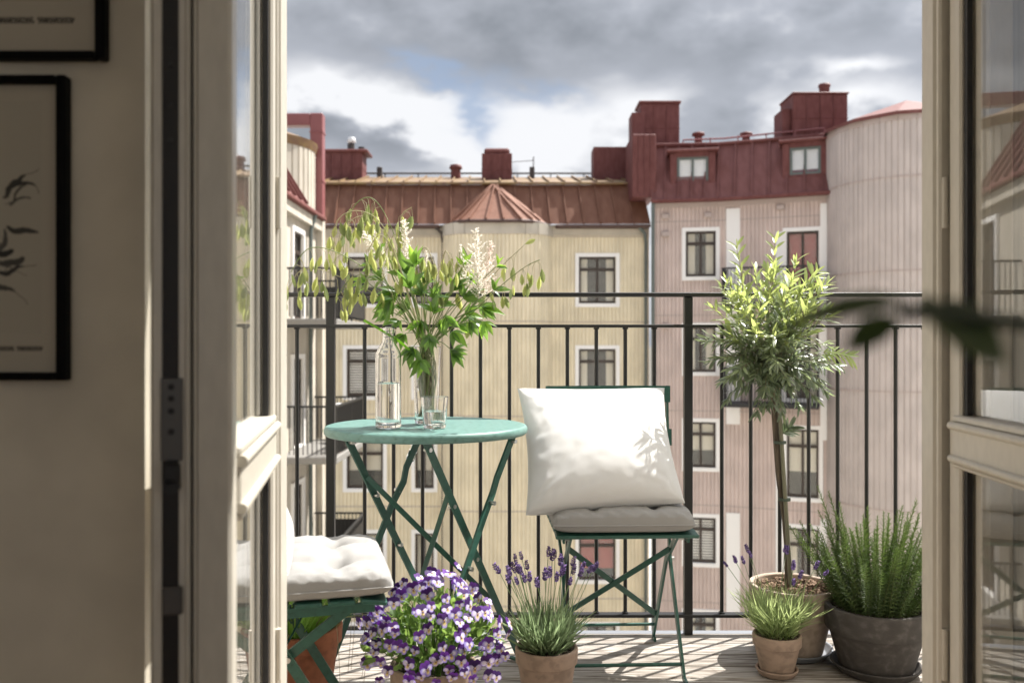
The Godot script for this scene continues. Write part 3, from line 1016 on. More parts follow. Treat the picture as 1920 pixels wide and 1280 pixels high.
# standing-seam sheet metal between a lower and an upper edge, one part for each sheet
func seamed(parent: Node3D, a0: Vector3, a1: Vector3, b0: Vector3, b1: Vector3, count: int, m: Material, called := "roof_panel") -> void:
	var up := ((a1 - a0).cross(b0 - a0)).normalized()
	if up.y < 0:
		up = -up
	for i in count:
		var f := float(i) / count
		var g := float(i + 1) / count
		var A := a0.lerp(a1, f); var B := a0.lerp(a1, g); var C := b0.lerp(b1, g); var D := b0.lerp(b1, f)
		var b := MB.new()
		b.quad_out(A, B, C, D, (A + C) * 0.5 - up)
		if A.distance_to(B) > 0.08 or D.distance_to(C) > 0.08:
			b.bar([A + up * 0.03, D + up * 0.03], 0.045, 0.08, a1 - a0)
		part(called, b, m, parent)

func flat_box(parent: Node3D, called: String, m: Material, lo: Vector3, hi: Vector3, bev := 0.01) -> MeshInstance3D:
	var b := MB.new()
	b.span(lo, hi, bev)
	return part(called, b, m, parent)

# folded seams up the side of a sheet-metal box that faces the yard, and one joint round it
func box_seams(parent: Node3D, lo: Vector3, hi: Vector3, count: int) -> void:
	for i in count:
		var x := lerpf(lo.x, hi.x, (i + 1.0) / (count + 1.0))
		flat_box(parent, "seam", M.red_metal, Vector3(x - 0.016, lo.y + 0.01, hi.z + 0.001), Vector3(x + 0.016, hi.y - 0.01, hi.z + 0.03), 0.004)
	var y := lerpf(lo.y, hi.y, 0.55)
	flat_box(parent, "joint", M.red_metal, Vector3(lo.x - 0.008, y, lo.z - 0.008), Vector3(hi.x + 0.008, y + 0.03, hi.z + 0.012), 0.004)

func courtyard() -> void:
	var g := MB.new()
	g.quad(Vector3(-160, -13.2, -260), Vector3(160, -13.2, -260), Vector3(160, -13.2, 60), Vector3(-160, -13.2, 60))
	struct("courtyard_ground", g, M.court)
	own_wall()
	yellow_house()
	pink_house()
	round_tower()
	left_wing()

func own_wall() -> void:
	var b := MB.new()
	var z := -WALL_OUT - 0.004
	for q in [[-5.3, -0.56, -13.2, 9.0], [0.965, 14.0, -13.2, 9.0], [-0.56, 0.965, -13.2, -0.24], [-0.56, 0.965, 2.34, 9.0]]:
		b.span(Vector3(q[0], q[2], z), Vector3(q[1], q[3], z + 0.003))
	var t := thing("balcony_house", "sunlit cream house front that the balcony hangs on", "house")
	part("wall", b, M.own_facade, t)

# moves a thing's origin to its base without moving its parts
func rebase(t: Node3D, base: Vector3) -> void:
	for k in t.get_children():
		k.position -= base
	t.position = base

func yellow_house() -> void:
	var Z := -28.0
	var t := thing("yellow_house", "pale yellow ribbed house across the courtyard with rust brown mansard roof", "house")
	var low := -13.2
	var eave := 4.92
	var rows := [3.915, 0.895, -2.125, -5.145, -8.165]
	var hl := []
	var hr := []
	for k in rows.size():
		var top: float = rows[k]
		hl.append([6.3 - 5.45, 6.3 - 4.2, top - 1.6, top])
		hl.append([6.3 - 3.2, 6.3 - 2.55, top - 1.6, top])
		hr.append([2.19 - 1.3, 3.41 - 1.3, top - 1.58, top])
	var nz := Vector3(0, 0, 1)
	var w := MB.new()
	cladding(w, Vector2(-6.3, Z), Vector2(-2.3, Z), low, eave, hl, nz)
	cladding(w, Vector2(1.3, Z), Vector2(4.5, Z), low, eave, hr, nz)
	part("wall", w, M.yellow_cladding, t)
	# the rounded bay
	var bay := [Vector2(-2.3, Z), Vector2(-2.12, Z + 0.42), Vector2(-1.85, Z + 0.72), Vector2(-1.5, Z + 0.85), Vector2(0.42, Z + 0.85), Vector2(0.82, Z + 0.72), Vector2(1.12, Z + 0.42), Vector2(1.3, Z)]
	w = MB.new()
	for i in bay.size() - 1:
		var d: Vector2 = (bay[i + 1] - bay[i]).normalized()
		cladding(w, bay[i], bay[i + 1], low, eave - 0.05, [], Vector3(-d.y, 0, d.x))
	part("bay_wall", w, M.yellow_cladding, t)
	# plain band under the eaves and joints in the cladding
	for y in [4.55, 1.75, -1.27, -4.29, -7.31]:
		var lg := MB.new()
		var tall := 0.05
		for e in [[Vector2(-6.3, Z), Vector2(-2.3, Z)], [Vector2(1.3, Z), Vector2(4.5, Z)]]:
			ledge(lg, e[0], e[1], y, tall, 0.045, nz)
		for i in bay.size() - 1:
			var d: Vector2 = (bay[i + 1] - bay[i]).normalized()
			ledge(lg, bay[i], bay[i + 1], y, tall, 0.045, Vector3(-d.y, 0, d.x))
		part("flashing", lg, M.flashing, t)
	var band := MB.new()
	for e in [[Vector2(-6.3, Z), Vector2(-2.3, Z)], [Vector2(1.3, Z), Vector2(4.5, Z)]]:
		ledge(band, e[0], e[1], 4.76, 0.33, 0.05, nz)
	for i in bay.size() - 1:
		var d: Vector2 = (bay[i + 1] - bay[i]).normalized()
		ledge(band, bay[i], bay[i + 1], 4.72, 0.36, 0.055, Vector3(-d.y, 0, d.x))
	part("eaves_band", band, M.cream_wall, t)
	var ins := [[2, 1, 1], [4, 0, 1], [2, 2, 2], [2, 1, 3], [0, 1, 1]]
	for k in rows.size():
		var top: float = rows[k]
		window(t, Vector3(-4.825, top - 0.8, Z), Vector3.RIGHT, nz, 1.2, 1.55, {"inside": ins[k][0]})
		window(t, Vector3(-2.875, top - 0.8, Z), Vector3.RIGHT, nz, 0.62, 1.55, {"inside": ins[k][1], "transom": 0.0})
		window(t, Vector3(2.80, top - 0.79, Z), Vector3.RIGHT, nz, 1.22, 1.53, {"inside": ins[k][2]})
	# mansard, top slope, gutter
	var e0 := Vector3(-6.3, eave, Z + 0.35)
	var e1 := Vector3(4.5, eave, Z + 0.35)
	var m0 := Vector3(-6.3, 6.36, Z - 0.55)
	var m1 := Vector3(4.35, 6.36, Z - 0.55)
	seamed(t, e0, e1, m0, m1, 20, M.roof_brown)
	seamed(t, m0 + Vector3(0, 0.05, 0.12), m1 + Vector3(0.1, 0.05, 0.12), Vector3(-6.3, 7.14, Z - 3.2), Vector3(4.3, 7.14, Z - 3.2), 20, M.roof_orange)
	var lip := MB.new()
	lip.tube([m0 + Vector3(0, 0.03, 0.12), m1 + Vector3(0.1, 0.03, 0.12)], [0.05], 8)
	part("roof_lip", lip, M.roof_orange, t)
	var gut := MB.new()
	for e in [[-6.3, -2.35], [1.42, 4.5]]:
		gut.span(Vector3(e[0], eave - 0.12, Z + 0.02), Vector3(e[1], eave - 0.015, Z + 0.42), 0.03)
	part("gutter", gut, M.gutter_shadow_brown, t)
	# pointed roof of the bay
	var apex := Vector3(-0.53, 6.30, Z - 0.45)
	var rim := []
	for p in bay:
		var q: Vector2 = Vector2(-0.5, Z) + (p - Vector2(-0.5, Z)) * Vector2(0.86, 1.05)
		rim.append(Vector3(q.x, eave + 0.06, q.y + 0.08))
	rim[0] = Vector3(-2.05, eave + 0.0, Z + 0.30)
	rim[rim.size() - 1] = Vector3(1.2, eave + 0.0, Z + 0.30)
	for i in rim.size() - 1:
		seamed(t, rim[i], rim[i + 1], apex + Vector3(-0.12, 0, 0.05), apex + Vector3(0.12, 0, 0.05), 1 if rim[i].distance_to(rim[i + 1]) < 1.0 else 3, M.roof_bay, "bay_roof_panel")
	var edge := MB.new()
	for i in rim.size() - 1:
		edge.tube([rim[i] - Vector3(0, 0.05, 0), rim[i + 1] - Vector3(0, 0.05, 0)], [0.06], 8)
	part("bay_gutter", edge, M.gutter_shadow_brown, t)
	for x in [-2.25, 4.38]:
		var dp := MB.new()
		dp.tube([Vector3(x - 0.25, eave - 0.1, Z + 0.3), Vector3(x - 0.05, eave - 0.28, Z + 0.2), Vector3(x, eave - 0.6, Z + 0.1), Vector3(x, low, Z + 0.1)], [0.055], 8)
		part("drainpipe", dp, M.pipe_grey if x > 0 else M.pipe_brown, t)
	# things on the roof
	var ch := flat_box(t, "chimney", M.red_metal, Vector3(-1.06, 6.4, -30.6), Vector3(0.0, 7.72, -29.9))
	box_seams(ch, Vector3(-1.06, 6.4, -30.6), Vector3(0.0, 7.72, -29.9), 2)
	flat_box(ch, "chimney_cap", M.red_metal, Vector3(-0.98, 7.722, -30.55), Vector3(-0.08, 7.92, -29.95), 0.06)
	var vt := MB.new()
	vt.lathe([Vector2(0.0, 6.6), Vector2(0.2, 6.6), Vector2(0.17, 7.3), Vector2(0.17, 7.3), Vector2(0.24, 7.32), Vector2(0.2, 7.45), Vector2(0.0, 7.5)], 14, Vector3(-2.02, 0, -30.6))
	part("roof_vent", vt, M.red_metal, t)
	var bx := flat_box(t, "roof_parapet", M.red_metal, Vector3(-6.75, 6.5, -30.8), Vector3(-5.25, 7.75, -29.9))
	box_seams(bx, Vector3(-6.75, 6.5, -30.8), Vector3(-5.25, 7.75, -29.9), 3)
	flat_box(bx, "parapet_cap", M.red_metal, Vector3(-6.8, 7.752, -30.88), Vector3(-5.05, 7.86, -29.82), 0.03)
	flat_box(t, "roof_parapet", M.red_metal, Vector3(2.86, 6.5, -30.8), Vector3(4.4, 7.95, -29.9))
	var rl := MB.new()
	rl.tube([Vector3(-6.3, 7.22, -30.9), Vector3(4.3, 7.22, -30.9)], [0.035], 6)
	for i in 9:
		rl.tube([Vector3(-5.8 + 1.2 * i, 6.9, -30.9), Vector3(-5.8 + 1.2 * i, 7.22, -30.9)], [0.02], 5)
	part("ridge_rail", rl, M.pipe_brown, t)
	for x in [-4.75, 0.72]:
		var an := MB.new()
		an.span(Vector3(x - 0.09, 6.9, -30.7), Vector3(x + 0.09, 7.38, -30.5), 0.02)
		if x > 0:
			an.tube([Vector3(x + 0.05, 7.3, -30.6), Vector3(x + 0.05, 7.75, -30.6)], [0.02], 5)
			an.tube([Vector3(x - 0.95, 7.55, -30.6), Vector3(x + 0.05, 7.62, -30.6)], [0.012], 5)
		part("roof_fitting", an, M.pipe_brown, t)
	var rv := MB.new()                                     # cowl and ladder irons on the left parapet
	rv.tube([Vector3(-5.72, 7.86, -30.3), Vector3(-5.72, 8.15, -30.3)], [0.13], 8)
	rv.tube([Vector3(-5.35, 7.86, -30.3), Vector3(-5.35, 8.02, -30.3)], [0.12], 8)
	part("roof_fitting", rv, M.pipe_brown, t)
	rv = MB.new()
	rv.lathe([Vector2(0.0, 8.15), Vector2(0.16, 8.2), Vector2(0.12, 8.36), Vector2(0.0, 8.4)], 10, Vector3(-5.7, 0, -30.3))
	part("cowl", rv, M.dish_white, t)
	rebase(t, Vector3(-0.9, -13.2, Z))


func pink_house() -> void:
	var t := thing("pink_house", "dusty pink ribbed house with red seamed mansard roof and two dormers", "house")
	var P := [Vector2(4.52, -27.5), Vector2(6.56, -27.13), Vector2(9.95, -25.83)]
	var low := -13.2
	var eave := 5.62
	var rows := [4.65, 1.61, -1.43, -4.47, -7.51]
	var w := MB.new()
	var lgs := [MB.new(), MB.new(), MB.new(), MB.new(), MB.new(), MB.new()]
	var dirs := []
	for i in 2:
		var d: Vector2 = (P[i + 1] - P[i]).normalized()
		var d3 := Vector3(d.x, 0, d.y)
		var nn := Vector3(-d.y, 0, d.x)
		dirs.append([d3, nn])
		var holes := []
		var L: float = P[i].distance_to(P[i + 1])
		for y in rows:
			if i == 0:
				holes.append([1.53 - 0.5, 1.53 + 0.5, y - 1.5, y])
			else:
				holes.append([2.55 - 0.5, 2.55 + 0.5, y - 2.3, y - 0.13])
		cladding(w, P[i], P[i + 1], low, eave, holes, nn)
		var ly := [4.95, 1.95, -1.1, -4.1, -7.2]
		for k in 5:
			ledge(lgs[k], P[i], P[i + 1], ly[k], 0.04, 0.04, nn)
		ledge(lgs[5], P[i], P[i + 1], 5.5, 0.22, 0.05, nn)
	part("wall", w, M.pink_cladding, t)
	for k in 6:
		part("flashing", lgs[k], M.flashing_pink, t)
	var inside := [1, 1, 2, 4, 1]
	for k in rows.size():
		var c: Vector2 = P[0] + (P[1] - P[0]).normalized() * 1.53
		window(t, Vector3(c.x, rows[k] - 0.75, c.y), dirs[0][0], dirs[0][1], 0.94, 1.45, {"inside": inside[k]})
		c = P[1] + (P[2] - P[1]).normalized() * 2.55
		window(t, Vector3(c.x, rows[k] - 1.21, c.y), dirs[1][0], dirs[1][1], 0.94, 2.1, {"inside": [3, 1, 2, 1, 2][k], "transom": 0.0 if k == 0 else 0.25})
	# pale pilaster strips that flank the balcony doors
	for e in [[1, 0.47, 5.30, -1.5], [1, 3.27, 5.30, -1.9], [1, 0.47, -4.3, -7.5], [1, 3.27, -4.3, -9.0], [1, 1.86, 4.5, -7.0]]:
		var c: Vector2 = P[e[0]] + (P[e[0] + 1] - P[e[0]]).normalized() * e[1]
		var b := MB.new()
		var nn: Vector3 = dirs[e[0]][1]
		var wd := 0.42 if e[1] != 1.86 else 0.2
		b.box(Vector3(c.x, (e[2] + e[3]) / 2, c.y) + nn * 0.04, Vector3(wd, e[2] - e[3], 0.07), Basis(dirs[e[0]][0], Vector3.UP, nn))
		part("pilaster", b, M.casing, t)
	# small lamps and vents on the wall
	for q in [[0, 0.42, 5.12], [0, 1.75, 5.12], [1, 1.9, 5.25], [0, 0.42, 4.55], [0, 0.42, 1.6], [0, 0.42, -1.6]]:
		var c: Vector2 = P[q[0]] + (P[q[0] + 1] - P[q[0]]).normalized() * q[1]
		var b := MB.new()
		b.box(Vector3(c.x, q[2], c.y) + dirs[q[0]][1] * 0.09, Vector3(0.24, 0.16, 0.12), Basis(dirs[q[0]][0], Vector3.UP, dirs[q[0]][1]), 0.02)
		part("wall_vent", b, M.flashing_pink, t)
	# balconies in front of the doors
	for k in 2:
		var y: float = rows[k] - 2.44
		pink_balcony(t, P[1] + (P[2] - P[1]).normalized() * 0.25, P[1] + (P[2] - P[1]).normalized() * 3.05, y, dirs[1][0], dirs[1][1])
	# eaves, mansard
	var d0: Vector3 = dirs[0][1]
	var d1: Vector3 = dirs[1][1]
	var dm := (d0 + d1).normalized()
	var low_edge := [Vector3(P[0].x, eave, P[0].y) + d0 * 0.32, Vector3(P[1].x, eave, P[1].y) + dm * 0.32, Vector3(P[2].x, eave, P[2].y) + d1 * 0.32]
	var high := [Vector3(P[0].x, 7.6, P[0].y) - d0 * 0.75, Vector3(P[1].x, 7.55, P[1].y) - dm * 0.75, Vector3(P[2].x, 7.55, P[2].y) - d1 * 0.75]
	seamed(t, low_edge[0], low_edge[1], high[0], high[1], 5, M.roof_red)
	seamed(t, low_edge[1], low_edge[2], high[1], high[2], 7, M.roof_red)
	var gut := MB.new()
	for i in 2:
		var d: Vector3 = low_edge[i + 1] - low_edge[i]
		gut.box((low_edge[i] + low_edge[i + 1]) * 0.5 + Vector3(0, -0.04, 0), Vector3(d.length() + 0.05, 0.13, 0.22), Basis(d.normalized(), Vector3.UP, dirs[i][1]), 0.03)
		var s: Vector3 = high[i + 1] - high[i]
		gut.box((high[i] + high[i + 1]) * 0.5, Vector3(s.length() + 0.05, 0.10, 0.22), Basis(s.normalized(), Vector3.UP, dirs[i][1]), 0.02)
	part("gutter", gut, M.red_metal, t)
	var flat := MB.new()
	flat.quad(high[0], high[1], high[1] + Vector3(0, 0.3, -5), high[0] + Vector3(0, 0.3, -5))
	flat.quad(high[1], high[2], high[2] + Vector3(0, 0.3, -5), high[1] + Vector3(0, 0.3, -5))
	part("roof_top", flat, M.roof_red, t)
	# dormers
	for q in [[0, 1.28, 1.42], [1, 2.62, 1.35]]:
		var i: int = q[0]
		var c: Vector2 = P[i] + (P[i + 1] - P[i]).normalized() * q[1]
		var bas := Basis(dirs[i][0], Vector3.UP, dirs[i][1])
		var fc: Vector3 = Vector3(c.x, 0, c.y) + dirs[i][1] * 0.02
		var hw: float = q[2] / 2
		var dm_ := MB.new()
		var cy := 6.55 if i == 0 else 6.62
		for s in [-1.0, 1.0]:
			dm_.box(fc + bas * Vector3(s * (hw - 0.11), cy, -0.65), Vector3(0.22, 1.22, 1.3), bas, 0.02)
		dm_.box(fc + bas * Vector3(0, cy + 0.535, -0.65), Vector3(2 * hw - 0.44, 0.15, 1.298), bas)
		dm_.box(fc + bas * Vector3(0, cy - 0.51, -0.65), Vector3(2 * hw - 0.44, 0.20, 1.298), bas)
		var dr := part("dormer", dm_, M.red_metal, t)
		var cap := MB.new()
		cap.box(fc + bas * Vector3(0, cy + 0.655, -0.62), Vector3(2 * hw + 0.2, 0.09, 1.5), bas, 0.02)
		part("dormer_roof", cap, M.red_metal, dr)
		window(dr, fc + bas * Vector3(0, cy + 0.03, -0.02), dirs[i][0], dirs[i][1], 2 * hw - 0.44, 0.86, {"casing": 0.0, "transom": 0.0, "inside": 5, "frame": M.pipe_grey})
	# party wall and chimneys at the left, chimney at the right
	var pw := flat_box(t, "party_wall", M.red_metal, Vector3(3.86, 5.72, -29.0), Vector3(4.62, 7.75, -27.3), 0.03)
	box_seams(pw, Vector3(3.86, 5.72, -29.0), Vector3(4.62, 7.75, -27.3), 3)
	flat_box(t, "chimney", M.red_metal, Vector3(4.05, 7.6, -29.6), Vector3(4.5, 8.85, -28.8))
	var c2 := flat_box(t, "chimney", M.red_metal, Vector3(4.35, 7.3, -29.9), Vector3(5.68, 9.18, -28.9), 0.02)
	box_seams(c2, Vector3(4.35, 7.3, -29.9), Vector3(5.68, 9.18, -28.9), 2)
	flat_box(c2, "chimney_cap", M.red_metal, Vector3(4.30, 9.182, -29.95), Vector3(5.73, 9.27, -28.85), 0.02)
	var c3 := flat_box(t, "chimney", M.red_metal, Vector3(9.0, 7.3, -28.6), Vector3(10.75, 9.02, -27.3), 0.02)
	flat_box(t, "chimney", M.red_metal, Vector3(8.72, 7.3, -28.4), Vector3(8.99, 8.62, -27.5), 0.02)
	box_seams(c3, Vector3(9.0, 7.3, -28.6), Vector3(10.75, 9.02, -27.3), 3)
	flat_box(c3, "chimney_cap", M.red_metal, Vector3(8.97, 9.022, -28.64), Vector3(10.79, 9.09, -27.26), 0.02)
	flat_box(c3, "chimney_pot", M.red_metal, Vector3(9.12, 9.092, -28.1), Vector3(9.5, 9.2, -27.7), 0.02)
	var pt := MB.new()
	pt.lathe([Vector2(0.0, 9.09), Vector2(0.12, 9.09), Vector2(0.12, 9.2), Vector2(0.12, 9.2), Vector2(0.16, 9.22), Vector2(0.17, 9.42), Vector2(0.2, 9.44), Vector2(0.18, 9.52), Vector2(0.0, 9.53)], 14, Vector3(10.22, 0, -27.9))
	part("chimney_pot", pt, M.red_metal, c3)
	for x in [6.25, 7.85]:
		var vt := MB.new()
		var z := -28.6
		vt.lathe([Vector2(0.0, 7.4), Vector2(0.13, 7.4), Vector2(0.13, 8.0), Vector2(0.13, 8.0), Vector2(0.22, 8.02), Vector2(0.2, 8.1), Vector2(0.0, 8.16)], 12, Vector3(x, 0, z))
		part("roof_vent", vt, M.red_metal, t)
	var rl := MB.new()
	rl.tube([Vector3(5.7, 7.82, -28.4), Vector3(7.0, 7.80, -28.1), Vector3(9.9, 7.86, -27.0)], [0.028], 5)
	for i in 6:
		var p := Vector3(5.7, 7.82, -28.4).lerp(Vector3(9.9, 7.86, -27.0), i / 5.0)
		rl.tube([p + Vector3(0, -0.3, 0), p], [0.02], 5)
	part("ridge_rail", rl, M.duct_red, t)
	var dp := MB.new()
	dp.tube([Vector3(4.50, 5.6, -27.2), Vector3(4.50, low, -27.2)], [0.06], 8)
	part("drainpipe", dp, M.pipe_grey, t)
	rebase(t, Vector3(7.2, -13.2, -27.0))

func pink_balcony(t: Node3D, a: Vector2, b: Vector2, y: float, d: Vector3, nn: Vector3) -> void:
	var L := a.distance_to(b)
	var c := Vector3((a.x + b.x) / 2, y, (a.y + b.y) / 2) + nn * 0.56
	var bas := Basis(d, Vector3.UP, nn)
	var s := MB.new()
	s.box(c, Vector3(L, 0.14, 1.1), bas, 0.02)
	var bal := part("balcony", s, M.black_rail, t)
	var r := MB.new()
	r.box(c + bas * Vector3(0, 1.12, 0.52), Vector3(L, 0.05, 0.05), bas)
	for e in [-1.0, 1.0]:
		r.box(c + bas * Vector3(e * (L / 2 - 0.025), 1.12, 0), Vector3(0.05, 0.05, 1.0), bas)
		r.box(c + bas * Vector3(e * (L / 2 - 0.025), 0.6, 0.52), Vector3(0.05, 1.0, 0.05), bas)
	part("top_rail", r, M.black_rail, bal)
	var q := MB.new()
	for i in int(L / 0.10):
		q.box(c + bas * Vector3(-L / 2 + 0.08 + 0.1 * i, 0.6, 0.52), Vector3(0.022, 1.0, 0.022), bas)
	for e in [-1.0, 1.0]:
		for i in 9:
			q.box(c + bas * Vector3(e * (L / 2 - 0.025), 0.6, -0.42 + 0.1 * i), Vector3(0.022, 1.0, 0.022), bas)
	part("baluster", q, M.black_rail, bal, "stuff")

func round_tower() -> void:
	var t := thing("round_tower", "tall round pinkish beige ribbed stair tower with low red cone roof", "tower", Vector3(11.8, -13.2, -25.5))
	var r := 2.25
	var w := MB.new()
	var ly := [18.85, 16.25, 12.9, 9.6, 6.4, 20.5]
	var lgs := [MB.new(), MB.new(), MB.new(), MB.new(), MB.new(), MB.new()]
	var n := 30
	for i in n:
		var a := Vector2.from_angle(TAU * i / n) * r
		var b := Vector2.from_angle(TAU * (i + 1) / n) * r
		var m := ((a + b) * 0.5).normalized()
		cladding(w, a, b, 0.0, 20.6, [], Vector3(m.x, 0, m.y), 0.16)
		for k in 6:
			ledge(lgs[k], a, b, ly[k], 0.05 if k < 5 else 0.22, 0.045, Vector3(m.x, 0, m.y))
	part("wall", w, M.tower_cladding, t)
	for k in 6:
		part("flashing", lgs[k], M.flashing_pink, t)
	for i in 12:
		var p := TAU * i / 12
		var q := TAU * (i + 1) / 12
		var b := MB.new()
		b.quad_out(Vector3(cos(p) * 2.42, 20.62, sin(p) * 2.42), Vector3(cos(q) * 2.42, 20.62, sin(q) * 2.42), Vector3(0, 21.5, 0), Vector3(0, 21.5, 0.001), Vector3(0, 19, 0))
		b.quad_out(Vector3(cos(p) * 2.42, 20.52, sin(p) * 2.42), Vector3(cos(q) * 2.42, 20.52, sin(q) * 2.42), Vector3(cos(q) * 2.42, 20.62, sin(q) * 2.42), Vector3(cos(p) * 2.42, 20.62, sin(p) * 2.42), Vector3(0, 20.5, 0))
		part("roof_panel", b, M.roof_red, t)

func left_wing() -> void:
	var X := -5.2
	var t := thing("cream_wing", "sunlit cream side wing at the left with dark balconies and red roof edge", "house")
	var low := -13.2
	var eave := 4.27
	var holes := []
	var ys := [3.72, 0.68, -2.36, -5.4]
	var zs := [-20.6, -17.3, -14.0, -10.6, -7.2]
	var nx := Vector3(1, 0, 0)
	var w := MB.new()
	for y in ys:
		for z in zs:
			holes.append([22.6 + z - 0.47, 22.6 + z + 0.47, y - 2.15, y])
	cladding(w, Vector2(X, -22.6), Vector2(X, -1.6), low, eave, holes, nx, 0.4, 0.006)
	cladding(w, Vector2(X - 2.6, -22.6), Vector2(X, -22.6), low, eave, [], Vector3(0, 0, -1), 0.4, 0.006)
	part("wall", w, M.cream_wall, t)
	for i in ys.size():
		for j in zs.size():
			window(t, Vector3(X, ys[i] - 1.075, zs[j]), Vector3(0, 0, -1), nx, 0.94, 2.1, {"inside": (i + j) % 3, "transom": 0.22, "casing": 0.11})
	var cor := MB.new()
	ledge(cor, Vector2(X, -22.6), Vector2(X, -1.6), eave - 0.14, 0.26, 0.16, nx)
	part("cornice", cor, M.cream_wall, t)
	var gut := MB.new()
	gut.span(Vector3(X - 0.02, eave, -22.7), Vector3(X + 0.26, eave + 0.12, -1.6), 0.03)
	part("gutter", gut, M.roof_red, t)
	seamed(t, Vector3(X + 0.2, eave + 0.121, -20.7), Vector3(X + 0.2, eave + 0.121, -1.7), Vector3(X - 1.1, 6.5, -20.7), Vector3(X - 1.1, 6.5, -1.7), 34, M.roof_red)
	for z in [-21.6, -15.7, -9.0]:
		var dp := MB.new()
		dp.tube([Vector3(X + 0.22, eave, z), Vector3(X + 0.1, eave - 0.4, z), Vector3(X + 0.1, low, z)], [0.05], 8)
		part("drainpipe", dp, M.pipe_grey, t)
	# round cream turret over the corner
	var tw := MB.new()
	var c := Vector2(-6.5, -22.2)
	for i in 22:
		var a := c + Vector2.from_angle(TAU * i / 22) * 1.32
		var b := c + Vector2.from_angle(TAU * (i + 1) / 22) * 1.32
		var m := ((a + b) * 0.5 - c).normalized()
		cladding(tw, a, b, 4.0, 6.2, [], Vector3(m.x, 0, m.y), 0.2, 0.03)
	var turret := part("turret", tw, M.cream_wall, t)
	var tc := MB.new()
	tc.lathe([Vector2(1.36, 6.0), Vector2(1.42, 6.22), Vector2(1.42, 6.22), Vector2(0.0, 6.75)], 22, Vector3(c.x, 0, c.y))
	part("turret_roof", tc, M.roof_orange, turret)
	# balconies one above another, and what stands on them
	for k in 4:
		var y := 1.56 - 3.04 * k
		var s := MB.new()
		s.span(Vector3(X + 0.02, y - 0.16, -22.4), Vector3(X + 1.35, y, -18.7), 0.02)
		var bal := part("balcony", s, M.slab, t)
		var r := MB.new()
		r.span(Vector3(X + 1.30, y + 1.08, -22.4), Vector3(X + 1.35, y + 1.13, -18.7))
		for z in [-22.375, -18.725]:
			r.span(Vector3(X + 0.02, y + 1.082, z - 0.022), Vector3(X + 1.298, y + 1.128, z + 0.022))
		for z in [-22.37, -20.55, -18.73]:
			r.span(Vector3(X + 1.305, y - 0.1, z - 0.024), Vector3(X + 1.345, y + 1.079, z + 0.024))
		part("top_rail", r, M.black_rail, bal)
		var q := MB.new()
		for i in 36:
			q.span(Vector3(X + 1.315, y + 0.05, -22.33 + 0.1 * i), Vector3(X + 1.335, y + 1.079, -22.31 + 0.1 * i))
		for z in [-22.375, -18.725]:
			for i in 12:
				q.span(Vector3(X + 0.1 + 0.1 * i, y + 0.05, z - 0.01), Vector3(X + 0.12 + 0.1 * i, y + 1.08, z + 0.01))
		part("baluster", q, M.black_rail, bal, "stuff")
		if k < 3:
			var sc := MB.new()
			sc.span(Vector3(X + 1.336, y + 0.1, -22.3), Vector3(X + 1.342, y + (0.45 if k == 1 else 0.95), -19.2 - 0.5 * k))
			sc.span(Vector3(X + 0.3, y + 0.1, -22.384), Vector3(X + 1.25, y + 0.95, -22.392))
			part("screen", sc, M.black_rail, bal)
	# tall duct on the corner, bent over the roof
	var du := MB.new()
	du.span(Vector3(-5.36, eave + 0.05, -22.95), Vector3(-5.03, 7.14, -22.62), 0.015)
	var duct := part("duct", du, M.duct_red, t)
	du = MB.new()
	du.span(Vector3(-8.6, 6.82, -22.945), Vector3(-5.362, 7.135, -22.625), 0.015)
	part("duct_arm", du, M.duct_red, duct)
	for y in [6.62, 5.32]:
		var j := MB.new()
		j.span(Vector3(-5.375, y, -22.965), Vector3(-5.015, y + 0.04, -22.605))
		part("duct_joint", j, M.duct_red, duct)
	du = MB.new()
	du.span(Vector3(-5.36, low, -22.95), Vector3(-5.03, eave + 0.045, -22.62), 0.015)
	part("corner_pier", du, M.cream_wall, t)
	du = MB.new()
	du.tube([Vector3(-7.4, 5.62, -22.0), Vector3(-5.2, 5.72, -22.5)], [0.03], 6)
	du.tube([Vector3(-7.4, 5.50, -22.0), Vector3(-5.2, 5.58, -22.5)], [0.02], 6)
	part("roof_cable", du, M.pipe_brown, t)
	rebase(t, Vector3(-5.2, -13.2, -12.0))

